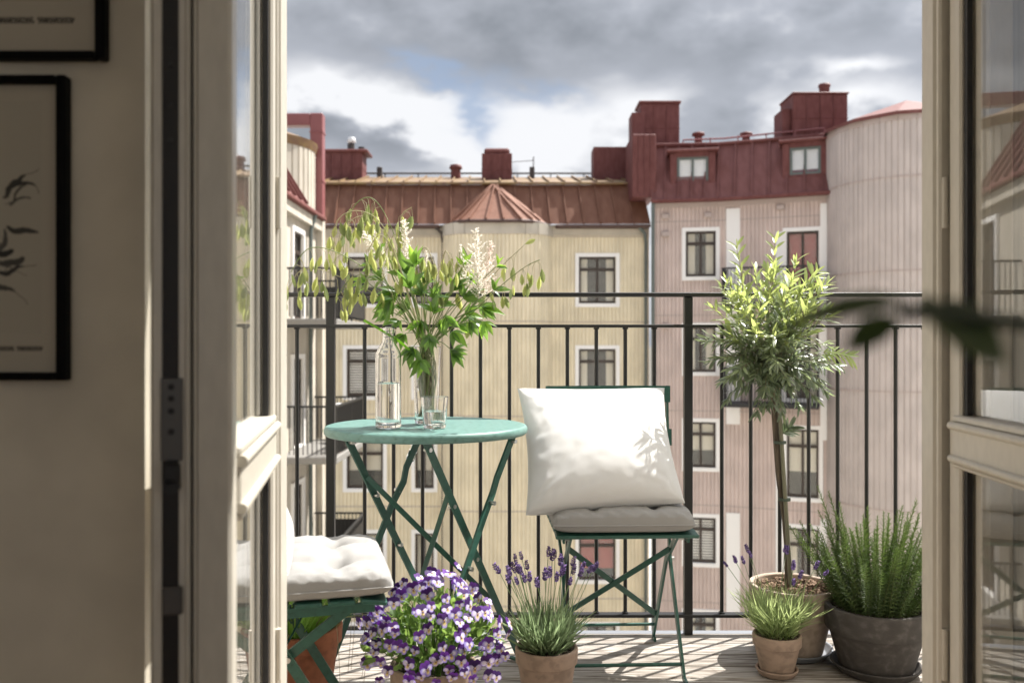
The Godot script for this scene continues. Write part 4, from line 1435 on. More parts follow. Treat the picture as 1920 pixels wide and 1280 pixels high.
# what stands on the balconies and in the windows across the yard
func far_details() -> void:
	var chair := thing("garden_chair", "small pale chair on a dark balcony of the left wing", "chair", Vector3(-4.35, -1.48, -21.6), 0.6)
	var b := MB.new()
	b.span(Vector3(-0.22, 0.42, -0.22), Vector3(0.22, 0.47, 0.22), 0.01)
	part("seat", b, M.dish_white, chair)
	b = MB.new()
	b.span(Vector3(-0.22, 0.48, -0.25), Vector3(0.22, 0.98, -0.20), 0.015)
	part("backrest", b, M.dish_white, chair)
	for x in [-0.19, 0.19]:
		for z in [-0.19, 0.19]:
			b = MB.new()
			b.span(Vector3(x - 0.02, 0, z - 0.02), Vector3(x + 0.02, 0.419, z + 0.02))
			part("leg", b, M.dish_white, chair)
	for k in 4:
		var q: Array = [[-4.05, -1.48, -19.6, 0.16], [-4.1, -1.48, -20.3, 0.12], [-4.15, -4.52, -21.9, 0.14], [-4.6, -4.52, -20.9, 0.22]][k]
		var p := thing("balcony_plant", ["leafy pot plant by the railing of the middle left balcony", "small pot plant beside the leafy one on the left wing's balcony", "pot plant at the far end of the lower left balcony", "broad pot plant in the middle of the lower left balcony"][k], "plant", Vector3(q[0], q[1], q[2]), 0.0, "plants on the left wing's balconies")
		b = MB.new()
		b.lathe([Vector2(0, 0), Vector2(0.12, 0), Vector2(0.12, 0), Vector2(0.16, 0.3), Vector2(0.16, 0.3), Vector2(0.0, 0.28)], 12)
		part("pot", b, M.clay_orange, p)
		b = MB.new()
		for i in 90:
			var d := rdir()
			d.y = absf(d.y) + 0.4
			var c := Vector3(0, 0.35, 0) + d * rnd(0.1, q[3] * 2.0)
			var e := rdir() * 0.06
			var f := rdir() * 0.03
			b.tri(c, c + e, c + f)
		part("foliage", b, M.viola_green, p, "stuff")


# ---------------------------------------------------------------- table, chairs, cushions

func furniture() -> void:
	table()
	var c := make_chair()
	c.position = Vector3(0.312, 0, -2.555)
	c.rotation.y = deg_to_rad(2.5)
	tag(c, "green folding bistro chair by the railing, holding the large white pillow", "chair", "green folding chairs")
	var c2 := dup(c, "green folding bistro chair at the left, half hidden by the open door leaf", "green folding chairs")
	c2.position = Vector3(-0.498, 0, -1.895)
	c2.rotation.y = deg_to_rad(104.5)

	var pad := tufted(0.405, 0.40, 0.060, 3)
	var q := tag(part("seat_cushion", pad, M.seat_linen, self), "tufted light grey seat cushion under the white pillow", "cushion", "tufted seat cushions") as Node3D
	q.position = Vector3(0.305, 0.424, -2.545)
	q.rotation = Vector3(0.02, deg_to_rad(2.0), 0)
	pad = tufted(0.40, 0.385, 0.052, 8)
	q = tag(part("seat_cushion", pad, M.seat_linen, self), "tufted light grey seat cushion on the chair beside the left door leaf", "cushion", "tufted seat cushions") as Node3D
	q.position = Vector3(-0.474, 0.4215, -1.900)
	q.rotation.y = deg_to_rad(104.5)

	var pl := pillow([at(970, 728, 2.66), at(1246, 727, 2.68), at(986, 966, 2.37), at(1285, 943, 2.41)], 0.175, 5)
	tag(part("pillow", pl, M.white_linen, self), "large white linen pillow leaning on the right chair", "pillow")
	var s := Vector3(-0.498, 0, -1.895)
	var ax := Vector3(0.967, 0, -0.254)                      # the way the left chair faces
	var la := Vector3(-0.254, 0, -0.967)
	pl = pillow([s - ax * 0.26 - la * 0.19 + Vector3.UP * 0.82, s - ax * 0.26 + la * 0.19 + Vector3.UP * 0.82, s - ax * 0.002 - la * 0.2 + Vector3.UP * 0.475, s - ax * 0.002 + la * 0.2 + Vector3.UP * 0.475], 0.14, 12)
	tag(part("pillow", pl, M.knit, self), "white knitted pillow at the back of the left chair, mostly behind the door leaf", "pillow")


func table() -> void:
	var t := thing("bistro_table", "round green folding bistro table holding bottle, glass and vase", "table", Vector3(-0.244, 0, -2.44))
	var o := -t.position
	var top := MB.new()
	top.lathe([Vector2(0.0, 0.704), Vector2(0.272, 0.704), Vector2(0.272, 0.704), Vector2(0.276, 0.694), Vector2(0.283, 0.693), Vector2(0.288, 0.698), Vector2(0.2885, 0.708), Vector2(0.285, 0.7155), Vector2(0.279, 0.7175), Vector2(0.27, 0.7172), Vector2(0.0, 0.717)], 72)
	part("table_top", top, M.table_green_lit, t)
	var n := Vector3(0.6, 0, -0.8)
	var u := Vector3(0.8, 0, 0.6)
	var A := o + Vector3(-0.463, 0, -2.38)
	var C := o + Vector3(-0.229, 0, -2.205)
	var B := A + n * 0.33
	var D := C + n * 0.33 + u * 0.055
	B -= u * 0.012
	var legs := [[A, n, 0.42], [C, n, 0.42], [B, -n, 0.42], [D, -n, 0.42]]
	var feet := []
	var line := []
	for k in 4:
		var s: Vector3 = legs[k][0]
		var f: Vector3 = s + legs[k][1] * legs[k][2]
		var out := u * (0.006 if k in [1, 3] else -0.006) * (1.0 if k < 2 else -1.0)
		var pts := [s + Vector3(0, 0.70, 0) + out]
		if k >= 2:                                          # the second frame's legs are cranked under the top
			pts += [s.lerp(f, 0.20) + Vector3(0, 0.575, 0) + out, s.lerp(f, 0.235) + Vector3(0, 0.535, 0) + out * 1.6, s.lerp(f, 0.34) + Vector3(0, 0.475, 0) + out]
		pts += [f + Vector3(0, 0.008, 0) + out]
		var b := MB.new()
		b.bar(pts, 0.022, 0.006, legs[k][1])
		var leg := part("leg", b, M.green_steel, t)
		feet.append(f + Vector3(0, 0.008, 0))
		line.append([s + Vector3(0, 0.70, 0), f])
		for r in [0.04, 0.27, 0.5]:
			var rv := MB.new()
			var p: Vector3 = line[k][0].lerp(line[k][1], r)
			rv.tube([p + u * -0.011, p + u * 0.011], [0.006, 0.006], 10)
			part("rivet", rv, M.steel, leg)
	for e in [[0, 1], [2, 3]]:
		var b := MB.new()
		b.bar([line[e[0]][0] + Vector3(0, -0.006, 0), line[e[1]][0] + Vector3(0, -0.006, 0)], 0.02, 0.005, Vector3(0.6, 0, -0.8))
		part("top_bar", b, M.green_steel, t)
		b = MB.new()
		b.tube([feet[e[0]], feet[e[1]]], [0.006], 8)
		part("foot_bar", b, M.green_steel, t)
	var br := MB.new()
	br.bar([line[0][0].lerp(line[0][1], 0.19), line[1][0].lerp(line[1][1], 0.70)], 0.015, 0.004, Vector3(0, 1, 0))
	part("brace", br, M.green_steel, t)
	br = MB.new()
	br.bar([line[1][0].lerp(line[1][1], 0.2) + n * 0.02, line[1][0].lerp(line[1][1], 0.2) + Vector3(-0.03, -0.13, -0.06), line[2][0].lerp(line[2][1], 0.6) + Vector3(0.16, -0.02, 0)], 0.014, 0.004, u)
	part("brace", br, M.green_steel, t)
	var clip := MB.new()                                    # clear plastic clip on the cranked leg
	var cp: Vector3 = line[2][0].lerp(line[2][1], 0.13)
	clip.box(cp, Vector3(0.028, 0.034, 0.014), aim(line[2][0] - line[2][1], u), 0.003)
	part("clip", clip, M.glass, t)


func make_chair() -> Node3D:
	var t := thing("folding_chair", "", "chair")
	var hw := 0.163
	var green: Material = M.green_steel
	for s in [-1.0, 1.0]:
		var b := MB.new()
		var fx: float = hw * s
		# from the front foot up past the pivot to the backrest
		b.bar([Vector3(fx, 0.004, 0.205), Vector3(fx, 0.012, 0.172), Vector3(fx, 0.305, 0.0), Vector3(fx + 0.012 * s, 0.44, -0.085), Vector3(fx + 0.022 * s, 0.56, -0.125), Vector3(fx + 0.027 * s, 0.815, -0.165)], 0.021, 0.007, Vector3(0, 0.45, 1))
		var leg := part("leg", b, green, t)
		var rv := MB.new()
		rv.tube([Vector3(fx - 0.012, 0.305, 0.0), Vector3(fx + 0.012, 0.305, 0.0)], [0.006], 10)
		part("rivet", rv, M.steel, leg)
		b = MB.new()
		var ix: float = (hw - 0.011) * s
		b.bar([Vector3(ix, 0.404, 0.135), Vector3(ix, 0.305, 0.0), Vector3(ix, 0.03, -0.178), Vector3(ix, 0.006, -0.185), Vector3(ix, 0.004, -0.160)], 0.021, 0.007, Vector3(0, 0.5, 1))
		leg = part("leg", b, green, t)
		rv = MB.new()
		rv.tube([Vector3(ix - 0.004 * s, 0.398, 0.13), Vector3(ix + 0.024 * s, 0.398, 0.13)], [0.008], 10)
		part("rivet", rv, M.steel, leg)
		# flat rail that carries the slats
		b = MB.new()
		b.bar([Vector3((hw + 0.012) * s, 0.402, 0.175), Vector3((hw + 0.012) * s, 0.400, -0.165)], 0.02, 0.006, Vector3(0, 1, 0))
		part("seat_rail", b, green, t)
	for k in 6:
		var b := MB.new()
		b.box(Vector3(0, 0.4185 - (0.002 if k == 0 or k == 5 else 0.0), 0.172 - 0.0655 * k), Vector3(0.40, 0.010, 0.054), Basis(Vector3.RIGHT, 0.12 if k == 0 else (-0.2 if k == 5 else 0.0)), 0.003)
		part("seat_slat", b, green, t)
	for q in [[0.79, -0.158], [0.655, -0.138]]:
		var b := MB.new()
		var pts := []
		for i in 9:
			var x := lerpf(-0.198, 0.198, i / 8.0)
			pts.append(Vector3(x, q[0], q[1] - 0.022 * (1.0 - pow(x / 0.198, 2)) + 0.010))
		b.bar(pts, 0.052, 0.007, Vector3(0, 1, -0.15))
		part("back_slat", b, green, t)
	# crossed flat braces between the rear legs, round bars at the feet
	var a0 := Vector3(hw - 0.014, 0.305, 0.0).lerp(Vector3(hw - 0.014, 0.404, 0.135), 0.45)
	var a1 := Vector3(hw - 0.014, 0.03, -0.178).lerp(Vector3(hw - 0.014, 0.305, 0.0), 0.24)
	for s in [-1.0, 1.0]:
		var b := MB.new()
		var p := Vector3(a0.x * s, a0.y, a0.z)
		var q := Vector3(-a1.x * s, a1.y, a1.z)
		b.bar([p, p.lerp(q, 0.08) + Vector3(0, 0, 0.003 * s), p.lerp(q, 0.5) + Vector3(0, 0, 0.003 * s), p.lerp(q, 0.92) + Vector3(0, 0, 0.003 * s), q], 0.017, 0.004, Vector3(0, 1, 0.5))
		part("cross_brace", b, green, t)
	for q in [[0.045, 0.154, hw], [0.055, -0.164, hw - 0.011]]:
		var b := MB.new()
		b.tube([Vector3(-q[2], q[0], q[1]), Vector3(q[2], q[0], q[1])], [0.005], 8)
		part("foot_bar", b, green, t)
	return t


# a box cushion with buttons: closed shape of width w (x), depth d (z), thickness th, resting on y = 0
func tufted(w: float, d: float, th: float, seed_: int) -> MB:
	var f := FastNoiseLite.new()
	f.seed = seed_
	f.frequency = 9.0
	var N := 56
	var buttons := []
	for bx in [-0.42, 0.42]:
		for bz in [-0.42, 0.42]:
			buttons.append(Vector2(bx, bz))
	var b := MB.new()
	for side in [1.0, -1.0]:
		var rows := []
		for i in N + 1:
			var row := PackedVector3Array()
			for j in N + 1:
				var x := lerpf(-1, 1, float(j) / N)
				var z := lerpf(-1, 1, float(i) / N)
				x = sin(x * PI / 2) * 0.55 + x * 0.45
				z = sin(z * PI / 2) * 0.55 + z * 0.45
				# round the corners a little
				var r := maxf(0.0, Vector2(maxf(0, absf(x) - 0.72), maxf(0, absf(z) - 0.72)).length() / 0.28)
				var k := 1.0 - 0.045 * maxf(0.0, r - 0.6)
				var e := (1.0 - pow(absf(x), 7)) * (1.0 - pow(absf(z), 7))
				var y := pow(maxf(e, 0.0), 0.36)
				if side > 0:
					var dip := 0.0
					for q in buttons:
						var dd: Vector2 = Vector2(x, z) - q
						dip += 0.70 * exp(-dd.length_squared() / 0.014) + 0.26 * exp(-dd.length_squared() / 0.09)
					# folds that run between the buttons and out to the edge
					for q in [-0.42, 0.42]:
						dip += 0.26 * exp(-pow(x - q + 0.03 * sin(z * 7), 2) / 0.006) * (0.75 + 0.25 * cos(z * 9 + q)) + 0.26 * exp(-pow(z - q + 0.03 * sin(x * 8), 2) / 0.006)
					y = y * (1.0 + 0.28 * exp(-(x * x + z * z) / 0.8)) - dip * y * (1.0 - 0.7 * pow(maxf(absf(x), absf(z)), 8))
					y += 0.09 * f.get_noise_2d(x * 0.55, z * 0.55) * e
					# small gathers along the seam
					var edge := smoothstep(0.72, 0.97, maxf(absf(x), absf(z)))
					y += edge * (1.0 - smoothstep(0.97, 1.0, maxf(absf(x), absf(z)))) * 0.07 * sin((x - z) * 26.0 + 3.0 * f.get_noise_2d(x, z))
				row.append(Vector3(x * k * w / 2, th * 0.45 + side * y * th * (0.72 if side > 0 else 0.45), z * k * d / 2))
			rows.append(row)
		b.grid(rows, false, side < 0)
	# piped seam
	var seam := []
	for i in 65:
		var a := TAU * i / 64.0
		var c := Vector2(cos(a), sin(a))
		var m := maxf(absf(c.x), absf(c.y))
		var p := c / m
		p = Vector2(signf(p.x) * pow(absf(p.x), 1.0), p.y)
		var r2 := maxf(0.0, Vector2(maxf(0, absf(p.x) - 0.72), maxf(0, absf(p.y) - 0.72)).length() / 0.28)
		p *= 1.0 - 0.045 * maxf(0.0, r2 - 0.6)
		seam.append(Vector3(p.x * w / 2, th * 0.45, p.y * d / 2))
	b.tube(seam, [0.0022], 6, false)
	return b


# a stuffed pillow between four corners: top left, top right, bottom left, bottom right
func pillow(c: Array, thick: float, seed_: int) -> MB:
	var f := FastNoiseLite.new()
	f.seed = seed_
	f.frequency = 1.6
	f.fractal_octaves = 3
	var N := 72
	var nn: Vector3 = ((c[2] - c[0]) as Vector3).cross(c[1] - c[0]).normalized()
	var b := MB.new()
	for side in [1.0, -1.0]:
		var rows := []
		for i in N + 1:
			var row := PackedVector3Array()
			for j in N + 1:
				var x := lerpf(-1, 1, float(j) / N)
				var y := lerpf(-1, 1, float(i) / N)          # -1 top, +1 bottom
				x = sin(x * PI / 2) * 0.4 + x * 0.6
				y = sin(y * PI / 2) * 0.4 + y * 0.6
				var px := x * (1.0 - 0.075 * (1.0 - y * y))
				var py := y * (1.0 - (0.075 if y < 0 else 0.03) * (1.0 - x * x))
				var fx := (px + 1) / 2
				var fy := (py + 1) / 2
				var top: Vector3 = (c[0] as Vector3).lerp(c[1], fx)
				var bot: Vector3 = (c[2] as Vector3).lerp(c[3], fx)
				var p := top.lerp(bot, fy)
				var e := maxf(0.0, (1.0 - x * x) * (1.0 - y * y))
				var h := pow(e, 0.42)
				h *= 1.0 + 0.16 * y                           # heavier towards the bottom
				# soft folds that fan out of the corners and sag across
				var fold := 0.0
				for q in [Vector2(-1, -1), Vector2(1, -1), Vector2(-1, 1), Vector2(1, 1)]:
					var d: Vector2 = Vector2(x, y) - q
					var a := atan2(absf(d.y), absf(d.x))
					fold += 0.030 * sin(a * 13.0 + 4.0 * f.get_noise_2d(x * 1.2 + q.x, y * 1.2 + q.y)) * exp(-d.length() * 1.9) * smoothstep(0.0, 0.35, d.length())
				fold += 0.02 * f.get_noise_2d(x * 0.9, y * 0.9)
				fold += 0.016 * sin(y * 22.0 + 5.0 * f.get_noise_2d(x, y * 0.6)) * exp(-pow((x + 0.82) / 0.22, 2)) * (1.0 - y * y)
				fold += 0.045 * exp(-pow((y - 0.12 - 0.45 * (x - 0.55)) / 0.06, 2)) * smoothstep(0.25, 0.7, x) * (1.0 - smoothstep(0.8, 1.0, x))
				row.append(p + nn * side * thick * 0.5 * (h + fold * minf(1.0, h * 1.6)))
			rows.append(row)
		b.grid(rows, false, side > 0)
	return b


# ---------------------------------------------------------------- on the table

const TABLE_Y := 0.7172

func tableware() -> void:
	bottle()
	tumbler()
	vase()
	bouquet()

func bottle() -> void:
	var t := thing("water_bottle", "clear glass bottle half full of water on the table's left side", "bottle", Vector3(-0.338, TABLE_Y, -2.33))
	var R := 0.0352
	var prof := [Vector2(0.0, 0.0025), Vector2(0.026, 0.0008), Vector2(0.0335, 0.002), Vector2(R, 0.006)]
	for k in 16:                                            # pressed rings round the lower half
		var y := 0.012 + 0.0072 * k
		prof.append(Vector2(R + 0.0005, y))
		prof.append(Vector2(R - 0.0006, y + 0.0036))
	prof += [Vector2(R, 0.132), Vector2(R, 0.198), Vector2(R - 0.002, 0.208), Vector2(R - 0.008, 0.220), Vector2(0.021, 0.230), Vector2(0.0165, 0.238), Vector2(0.0155, 0.246), Vector2(0.0155, 0.258), Vector2(0.0178, 0.260), Vector2(0.0178, 0.274), Vector2(0.0165, 0.277), Vector2(0.0135, 0.277), Vector2(0.0128, 0.270), Vector2(0.0128, 0.246), Vector2(0.0145, 0.237), Vector2(0.019, 0.227), Vector2(0.026, 0.216), Vector2(R - 0.0035, 0.203), Vector2(R - 0.003, 0.19), Vector2(R - 0.003, 0.02), Vector2(R - 0.006, 0.012), Vector2(0.015, 0.009), Vector2(0.0, 0.0095)]
	var b := MB.new()
	b.lathe(prof, 40)
	part("glass", b, M.glass, t)
	var w := MB.new()
	w.lathe([Vector2(0.0, 0.0097), Vector2(0.015, 0.0092), Vector2(R - 0.0061, 0.0122), Vector2(R - 0.0031, 0.0202), Vector2(R - 0.0031, 0.1235), Vector2(R - 0.0036, 0.1235), Vector2(R - 0.006, 0.1225), Vector2(0.0, 0.1222)], 40)
	part("water", w, M.water, t)

func tumbler() -> void:
	var t := thing("drinking_glass", "clear water tumbler in front of the flower vase", "glass", Vector3(-0.211, TABLE_Y, -2.325))
	var b := MB.new()
	b.lathe([Vector2(0.0, 0.002), Vector2(0.027, 0.0008), Vector2(0.0300, 0.003), Vector2(0.0310, 0.008), Vector2(0.0376, 0.086), Vector2(0.0374, 0.0872), Vector2(0.0362, 0.0872), Vector2(0.0359, 0.086), Vector2(0.0292, 0.014), Vector2(0.026, 0.0105), Vector2(0.0, 0.0098)], 40)
	part("glass", b, M.glass, t)
	var w := MB.new()
	w.lathe([Vector2(0.0, 0.0100), Vector2(0.0259, 0.0107), Vector2(0.0291, 0.0142), Vector2(0.0322, 0.047), Vector2(0.0316, 0.0466), Vector2(0.0, 0.0462)], 40)
	part("water", w, M.water, t)

const VASE := Vector3(-0.246, TABLE_Y, -2.46)

func vase() -> void:
	var t := thing("flower_vase", "tall clear glass vase full of green stems on the table", "vase", VASE)
	var b := MB.new()
	b.lathe([Vector2(0.0, 0.002), Vector2(0.030, 0.0008), Vector2(0.0340, 0.004), Vector2(0.0345, 0.010), Vector2(0.0375, 0.12), Vector2(0.0420, 0.222), Vector2(0.0418, 0.2238), Vector2(0.0404, 0.2238), Vector2(0.0400, 0.222), Vector2(0.0354, 0.12), Vector2(0.0322, 0.018), Vector2(0.029, 0.013), Vector2(0.0, 0.012)], 40)
	part("glass", b, M.glass, t)

func bouquet() -> void:
	var t := thing("bouquet", "wild bouquet of drooping grass ears, white plumes and green leaves in the vase", "bouquet", VASE + Vector3(0, 0.02, 0))
	var o := -t.position
	var d := 2.46
	var foot := VASE + Vector3(0, 0.022, 0)
	# path points (x, y on the photograph; distance) of every stem above the vase's mouth
	var oats := [
		[[795, 640, 2.46], [765, 530, 2.44], [735, 430, 2.42], [700, 373, 2.40], [665, 385, 2.38], [640, 450, 2.37]],
		[[790, 640, 2.44], [750, 500, 2.40], [715, 420, 2.37], [672, 395, 2.35], [634, 412, 2.34], [626, 470, 2.33]],
		[[792, 645, 2.47], [755, 520, 2.48], [715, 430, 2.50], [680, 405, 2.52], [650, 425, 2.53], [642, 490, 2.53]],
		[[790, 640, 2.42], [735, 545, 2.36], [680, 500, 2.32], [618, 468, 2.28], [575, 468, 2.26], [545, 510, 2.25]],
		[[790, 645, 2.45], [730, 570, 2.43], [670, 535, 2.41], [600, 505, 2.38], [560, 510, 2.37], [540, 545, 2.36]],
		[[798, 640, 2.48], [770, 520, 2.50], [755, 440, 2.52], [752, 405, 2.53], [772, 388, 2.54]],
		[[812, 640, 2.44], [870, 600, 2.40], [940, 535, 2.37], [985, 500, 2.35], [1012, 487, 2.34]],
		[[808, 640, 2.47], [870, 580, 2.50], [930, 510, 2.54], [980, 462, 2.57]],
		[[800, 640, 2.45], [815, 560, 2.42], [828, 500, 2.40], [836, 470, 2.39], [850, 505, 2.38]],
		[[803, 640, 2.45], [840, 560, 2.47], [858, 500, 2.49], [866, 462, 2.50], [885, 500, 2.51]],
		[[795, 640, 2.43], [760, 540, 2.38], [738, 470, 2.35], [712, 440, 2.33], [690, 470, 2.31]],
		[[798, 640, 2.47], [775, 540, 2.5], [765, 470, 2.52], [740, 440, 2.54], [720, 480, 2.55]],
		[[796, 640, 2.44], [742, 560, 2.39], [700, 520, 2.36], [660, 520, 2.34], [630, 560, 2.33]],
		[[800, 640, 2.46], [790, 540, 2.44], [786, 480, 2.43], [800, 465, 2.42], [815, 500, 2.41]],
	]
	var ear := MB.new()                                      # a flat ear of overlapping scales
	var shp := [0.02, 0.09, 0.145, 0.17, 0.165, 0.12, 0.02]
	ear.add(leaf_mesh(shp, 0.25, 0.0, 0.22, 11), Transform3D())
	ear.add(leaf_mesh(shp, -0.25, 0.0, 0.22, 11), Transform3D(Basis(), Vector3(0, 0, -0.02)))
	var ear_mesh := ear.mesh()
	var count := 0
	for k in oats.size():
		var pts := [foot + Vector3.BACK.rotated(Vector3.UP, k * 2.4) * 0.024, VASE + Vector3.BACK.rotated(Vector3.UP, k * 2.4 + 2.6) * 0.027 + Vector3(0, 0.16, 0)]
		for q in oats[k]:
			pts.append(at(q[0], q[1], q[2]))
		var c := curve(pts, 8)
		for i in c.size():
			c[i] += o
		var b := MB.new()
		b.tube(c, [0.0022, 0.0022, 0.0020, 0.0020, 0.0018, 0.0018, 0.0016, 0.0016, 0.0014, 0.0014, 0.0013, 0.0012], 5)
		part("stem", b, M.straw_stem if k % 3 else M.stem_green, t)
		var from := int(c.size() * (0.56 if k != 6 and k != 7 else 0.60))
		var st := MB.new()
		var ears := 0
		for i in range(from, c.size(), 2):
			for r in (2 if i % 3 == 0 else 1):
				if count >= 280:
					break
				var p: Vector3 = c[i]
				var hang := Vector3(rnd(-0.02, 0.02), -rnd(0.012, 0.05), rnd(-0.02, 0.02))
				if i == c.size() - 1:
					hang = (c[i] - c[i - 1]).normalized() * 0.012
				var e := p + hang
				st.tube([p, p + hang * 0.5 + Vector3(hang.x * 0.3, 0.004, 0), e], [0.0006], 4, false)
				var dir := Vector3(rnd(-0.35, 0.35), -1, rnd(-0.35, 0.35)) if i < c.size() - 1 else hang + Vector3(0, -0.004, 0)
				var L := rnd(0.030, 0.045)
				put("grass_ear", ear_mesh, M.oat if rng.randf() < 0.62 else M.oat_dark, t, Transform3D(aim(dir, Vector3(rnd(-1, 1), 0, rnd(0.2, 1.4)), Vector3(L * rnd(0.85, 1.1), L, L)), e))
				ears += 1
				count += 1
		part("ear_stalks", st, M.straw_stem, t)
	# white plumes: tip, base, half width
	for q in [[at(893, 428, 2.43), at(897, 560, 2.44), 0.055, 0], [at(862, 458, 2.46), at(880, 560, 2.46), 0.022, 0], [at(922, 452, 2.48), at(905, 555, 2.47), 0.035, 1], [at(757, 412, 2.47), at(765, 515, 2.46), 0.04, 0], [at(672, 425, 2.44), at(725, 492, 2.45), 0.032, 0], [at(700, 430, 2.50), at(720, 520, 2.49), 0.022, 0], [at(800, 470, 2.52), at(795, 530, 2.5), 0.016, 0]]:
		plume(t, q[0] + o, q[1] + o, q[2], M.plume if q[3] == 0 else M.plume_pink)
		var b := MB.new()
		b.tube(curve([foot + o + Vector3(rnd(-0.02, 0.02), 0, rnd(-0.02, 0.02)), VASE + o + Vector3(rnd(-0.02, 0.02), 0.2, rnd(-0.02, 0.02)), (q[1] + o + VASE + o + Vector3(0, 0.2, 0)) * 0.5, q[1] + o], 6), [0.002], 5)
		part("stem", b, M.stem_green, t)
	# toothed leaves in sprays: joint, direction, number, length, distance
	var leaf := leaf_mesh([0.02, 0.10, 0.16, 0.20, 0.215, 0.20, 0.175, 0.135, 0.085, 0.04, 0.0], 0.30, 0.26, 0.30, 21)
	var leaf_meshes := [leaf.mesh(), leaf_mesh([0.02, 0.09, 0.14, 0.17, 0.18, 0.17, 0.145, 0.11, 0.07, 0.03, 0.0], 0.40, 0.10, 0.30, 21).mesh()]
	var sprays := [
		[745, 545, -0.9, -0.5, 4, 0.085, 2.40], [735, 560, -0.7, -1.0, 3, 0.09, 2.37], [790, 600, -0.2, -0.6, 4, 0.075, 2.42], [775, 650, -0.5, -1.1, 5, 0.072, 2.38],
		[788, 672, 0.05, -1.0, 3, 0.085, 2.38], [820, 610, 0.3, 0.1, 4, 0.07, 2.43], [845, 655, 1.1, -0.5, 5, 0.075, 2.41], [870, 590, 0.9, 0.3, 4, 0.08, 2.40],
		[900, 575, 1.2, -0.3, 5, 0.075, 2.37], [880, 600, 0.9, -1.0, 3, 0.07, 2.39], [925, 545, 0.9, 0.6, 3, 0.06, 2.42], [760, 520, -0.3, 1.0, 4, 0.085, 2.44],
		[800, 535, 0.1, 1.0, 4, 0.075, 2.46], [850, 545, 0.4, 1.0, 4, 0.075, 2.46], [880, 535, 0.5, 0.9, 3, 0.07, 2.49], [720, 525, -1.0, 0.5, 3, 0.075, 2.43],
		[770, 580, -0.6, 0.2, 4, 0.07, 2.49], [825, 575, 0.3, 0.6, 4, 0.07, 2.50], [805, 625, 0.0, -0.5, 4, 0.06, 2.37], [700, 500, -0.9, 0.7, 3, 0.06, 2.45], [790, 555, -0.1, 0.5, 4, 0.07, 2.39], [858, 610, 0.5, 0.1, 3, 0.065, 2.45],
		[735, 585, -0.9, -0.2, 3, 0.07, 2.45], [812, 560, 0.1, 0.8, 3, 0.07, 2.38], [770, 545, -0.2, 0.8, 3, 0.08, 2.36], [868, 560, 0.6, 0.6, 3, 0.075, 2.44], [845, 620, 0.5, -0.3, 3, 0.065, 2.38], [760, 625, -0.6, -0.6, 3, 0.065, 2.41], [690, 530, -0.8, 0.2, 2, 0.06, 2.42], [812, 590, 0.0, 0.3, 3, 0.065, 2.36], [905, 600, 0.6, -0.9, 2, 0.07, 2.36], [780, 500, 0.0, 1.0, 3, 0.07, 2.41], [868, 500, 0.3, 1.0, 2, 0.06, 2.46],
		[752, 600, -0.7, -0.4, 3, 0.065, 2.43], [715, 475, -0.5, 0.8, 3, 0.05, 2.47], [930, 500, 0.8, 0.7, 2, 0.05, 2.45], [835, 590, 0.2, -0.7, 3, 0.07, 2.36]]
	for q in sprays:
		var j := at(q[0], q[1], q[6]) + o
		var dir := Vector3(q[2], q[3], rnd(-0.1, 0.5)).normalized()
		var b := MB.new()
		b.tube(curve([VASE + o + Vector3(rnd(-0.02, 0.02), 0.21, rnd(-0.02, 0.02)), (VASE + o + Vector3(0, 0.26, 0)).lerp(j, 0.5), j], 5), [0.0018, 0.0016, 0.0012], 5)
		b.tube(curve([foot + o + Vector3.BACK.rotated(Vector3.UP, q[0]) * rnd(0.012, 0.027), VASE + o + Vector3.BACK.rotated(Vector3.UP, q[0] + 1.5) * rnd(0.012, 0.028) + Vector3(0, 0.12, 0), VASE + o + Vector3(rnd(-0.02, 0.02), 0.22, rnd(-0.02, 0.02))], 3), [0.0020], 5)
		part("stem", b, M.stem_green, t)
		var n: int = q[4] + 2
		for i in n:
			var a := lerpf(-0.95, 0.95, float(i) / maxi(1, n - 1)) + rnd(-0.2, 0.2)
			var dd := dir.rotated(Vector3(rnd(-0.25, 0.25), rnd(-0.25, 0.25), 1).normalized(), a)
			dd.y -= 0.12
			var L: float = q[5] * rnd(0.60, 0.98) * (1.0 - 0.22 * absf(a))
			put("leaf", leaf_meshes[i % 2], M.bouquet_leaf if rng.randf() < 0.78 else M.bouquet_leaf_pale, t, Transform3D(aim(dd, Vector3(rnd(-0.8, 0.8), rnd(0.1, 0.9), rnd(0.2, 1.0)), Vector3(L * 0.82, L, L)), j + dir * rnd(0, 0.01)))
	# one long blade that reaches over the bottle
	var blade := MB.new()
	var bc := curve([at(800, 690, 2.40) + o, at(755, 645, 2.36) + o, at(720, 622, 2.32) + o, at(682, 600, 2.29) + o], 6)
	blade.bar(bc, 0.007, 0.0005, Vector3(0.4, 1, 0.5))
	part("leaf", blade, M.bouquet_leaf_pale, t)

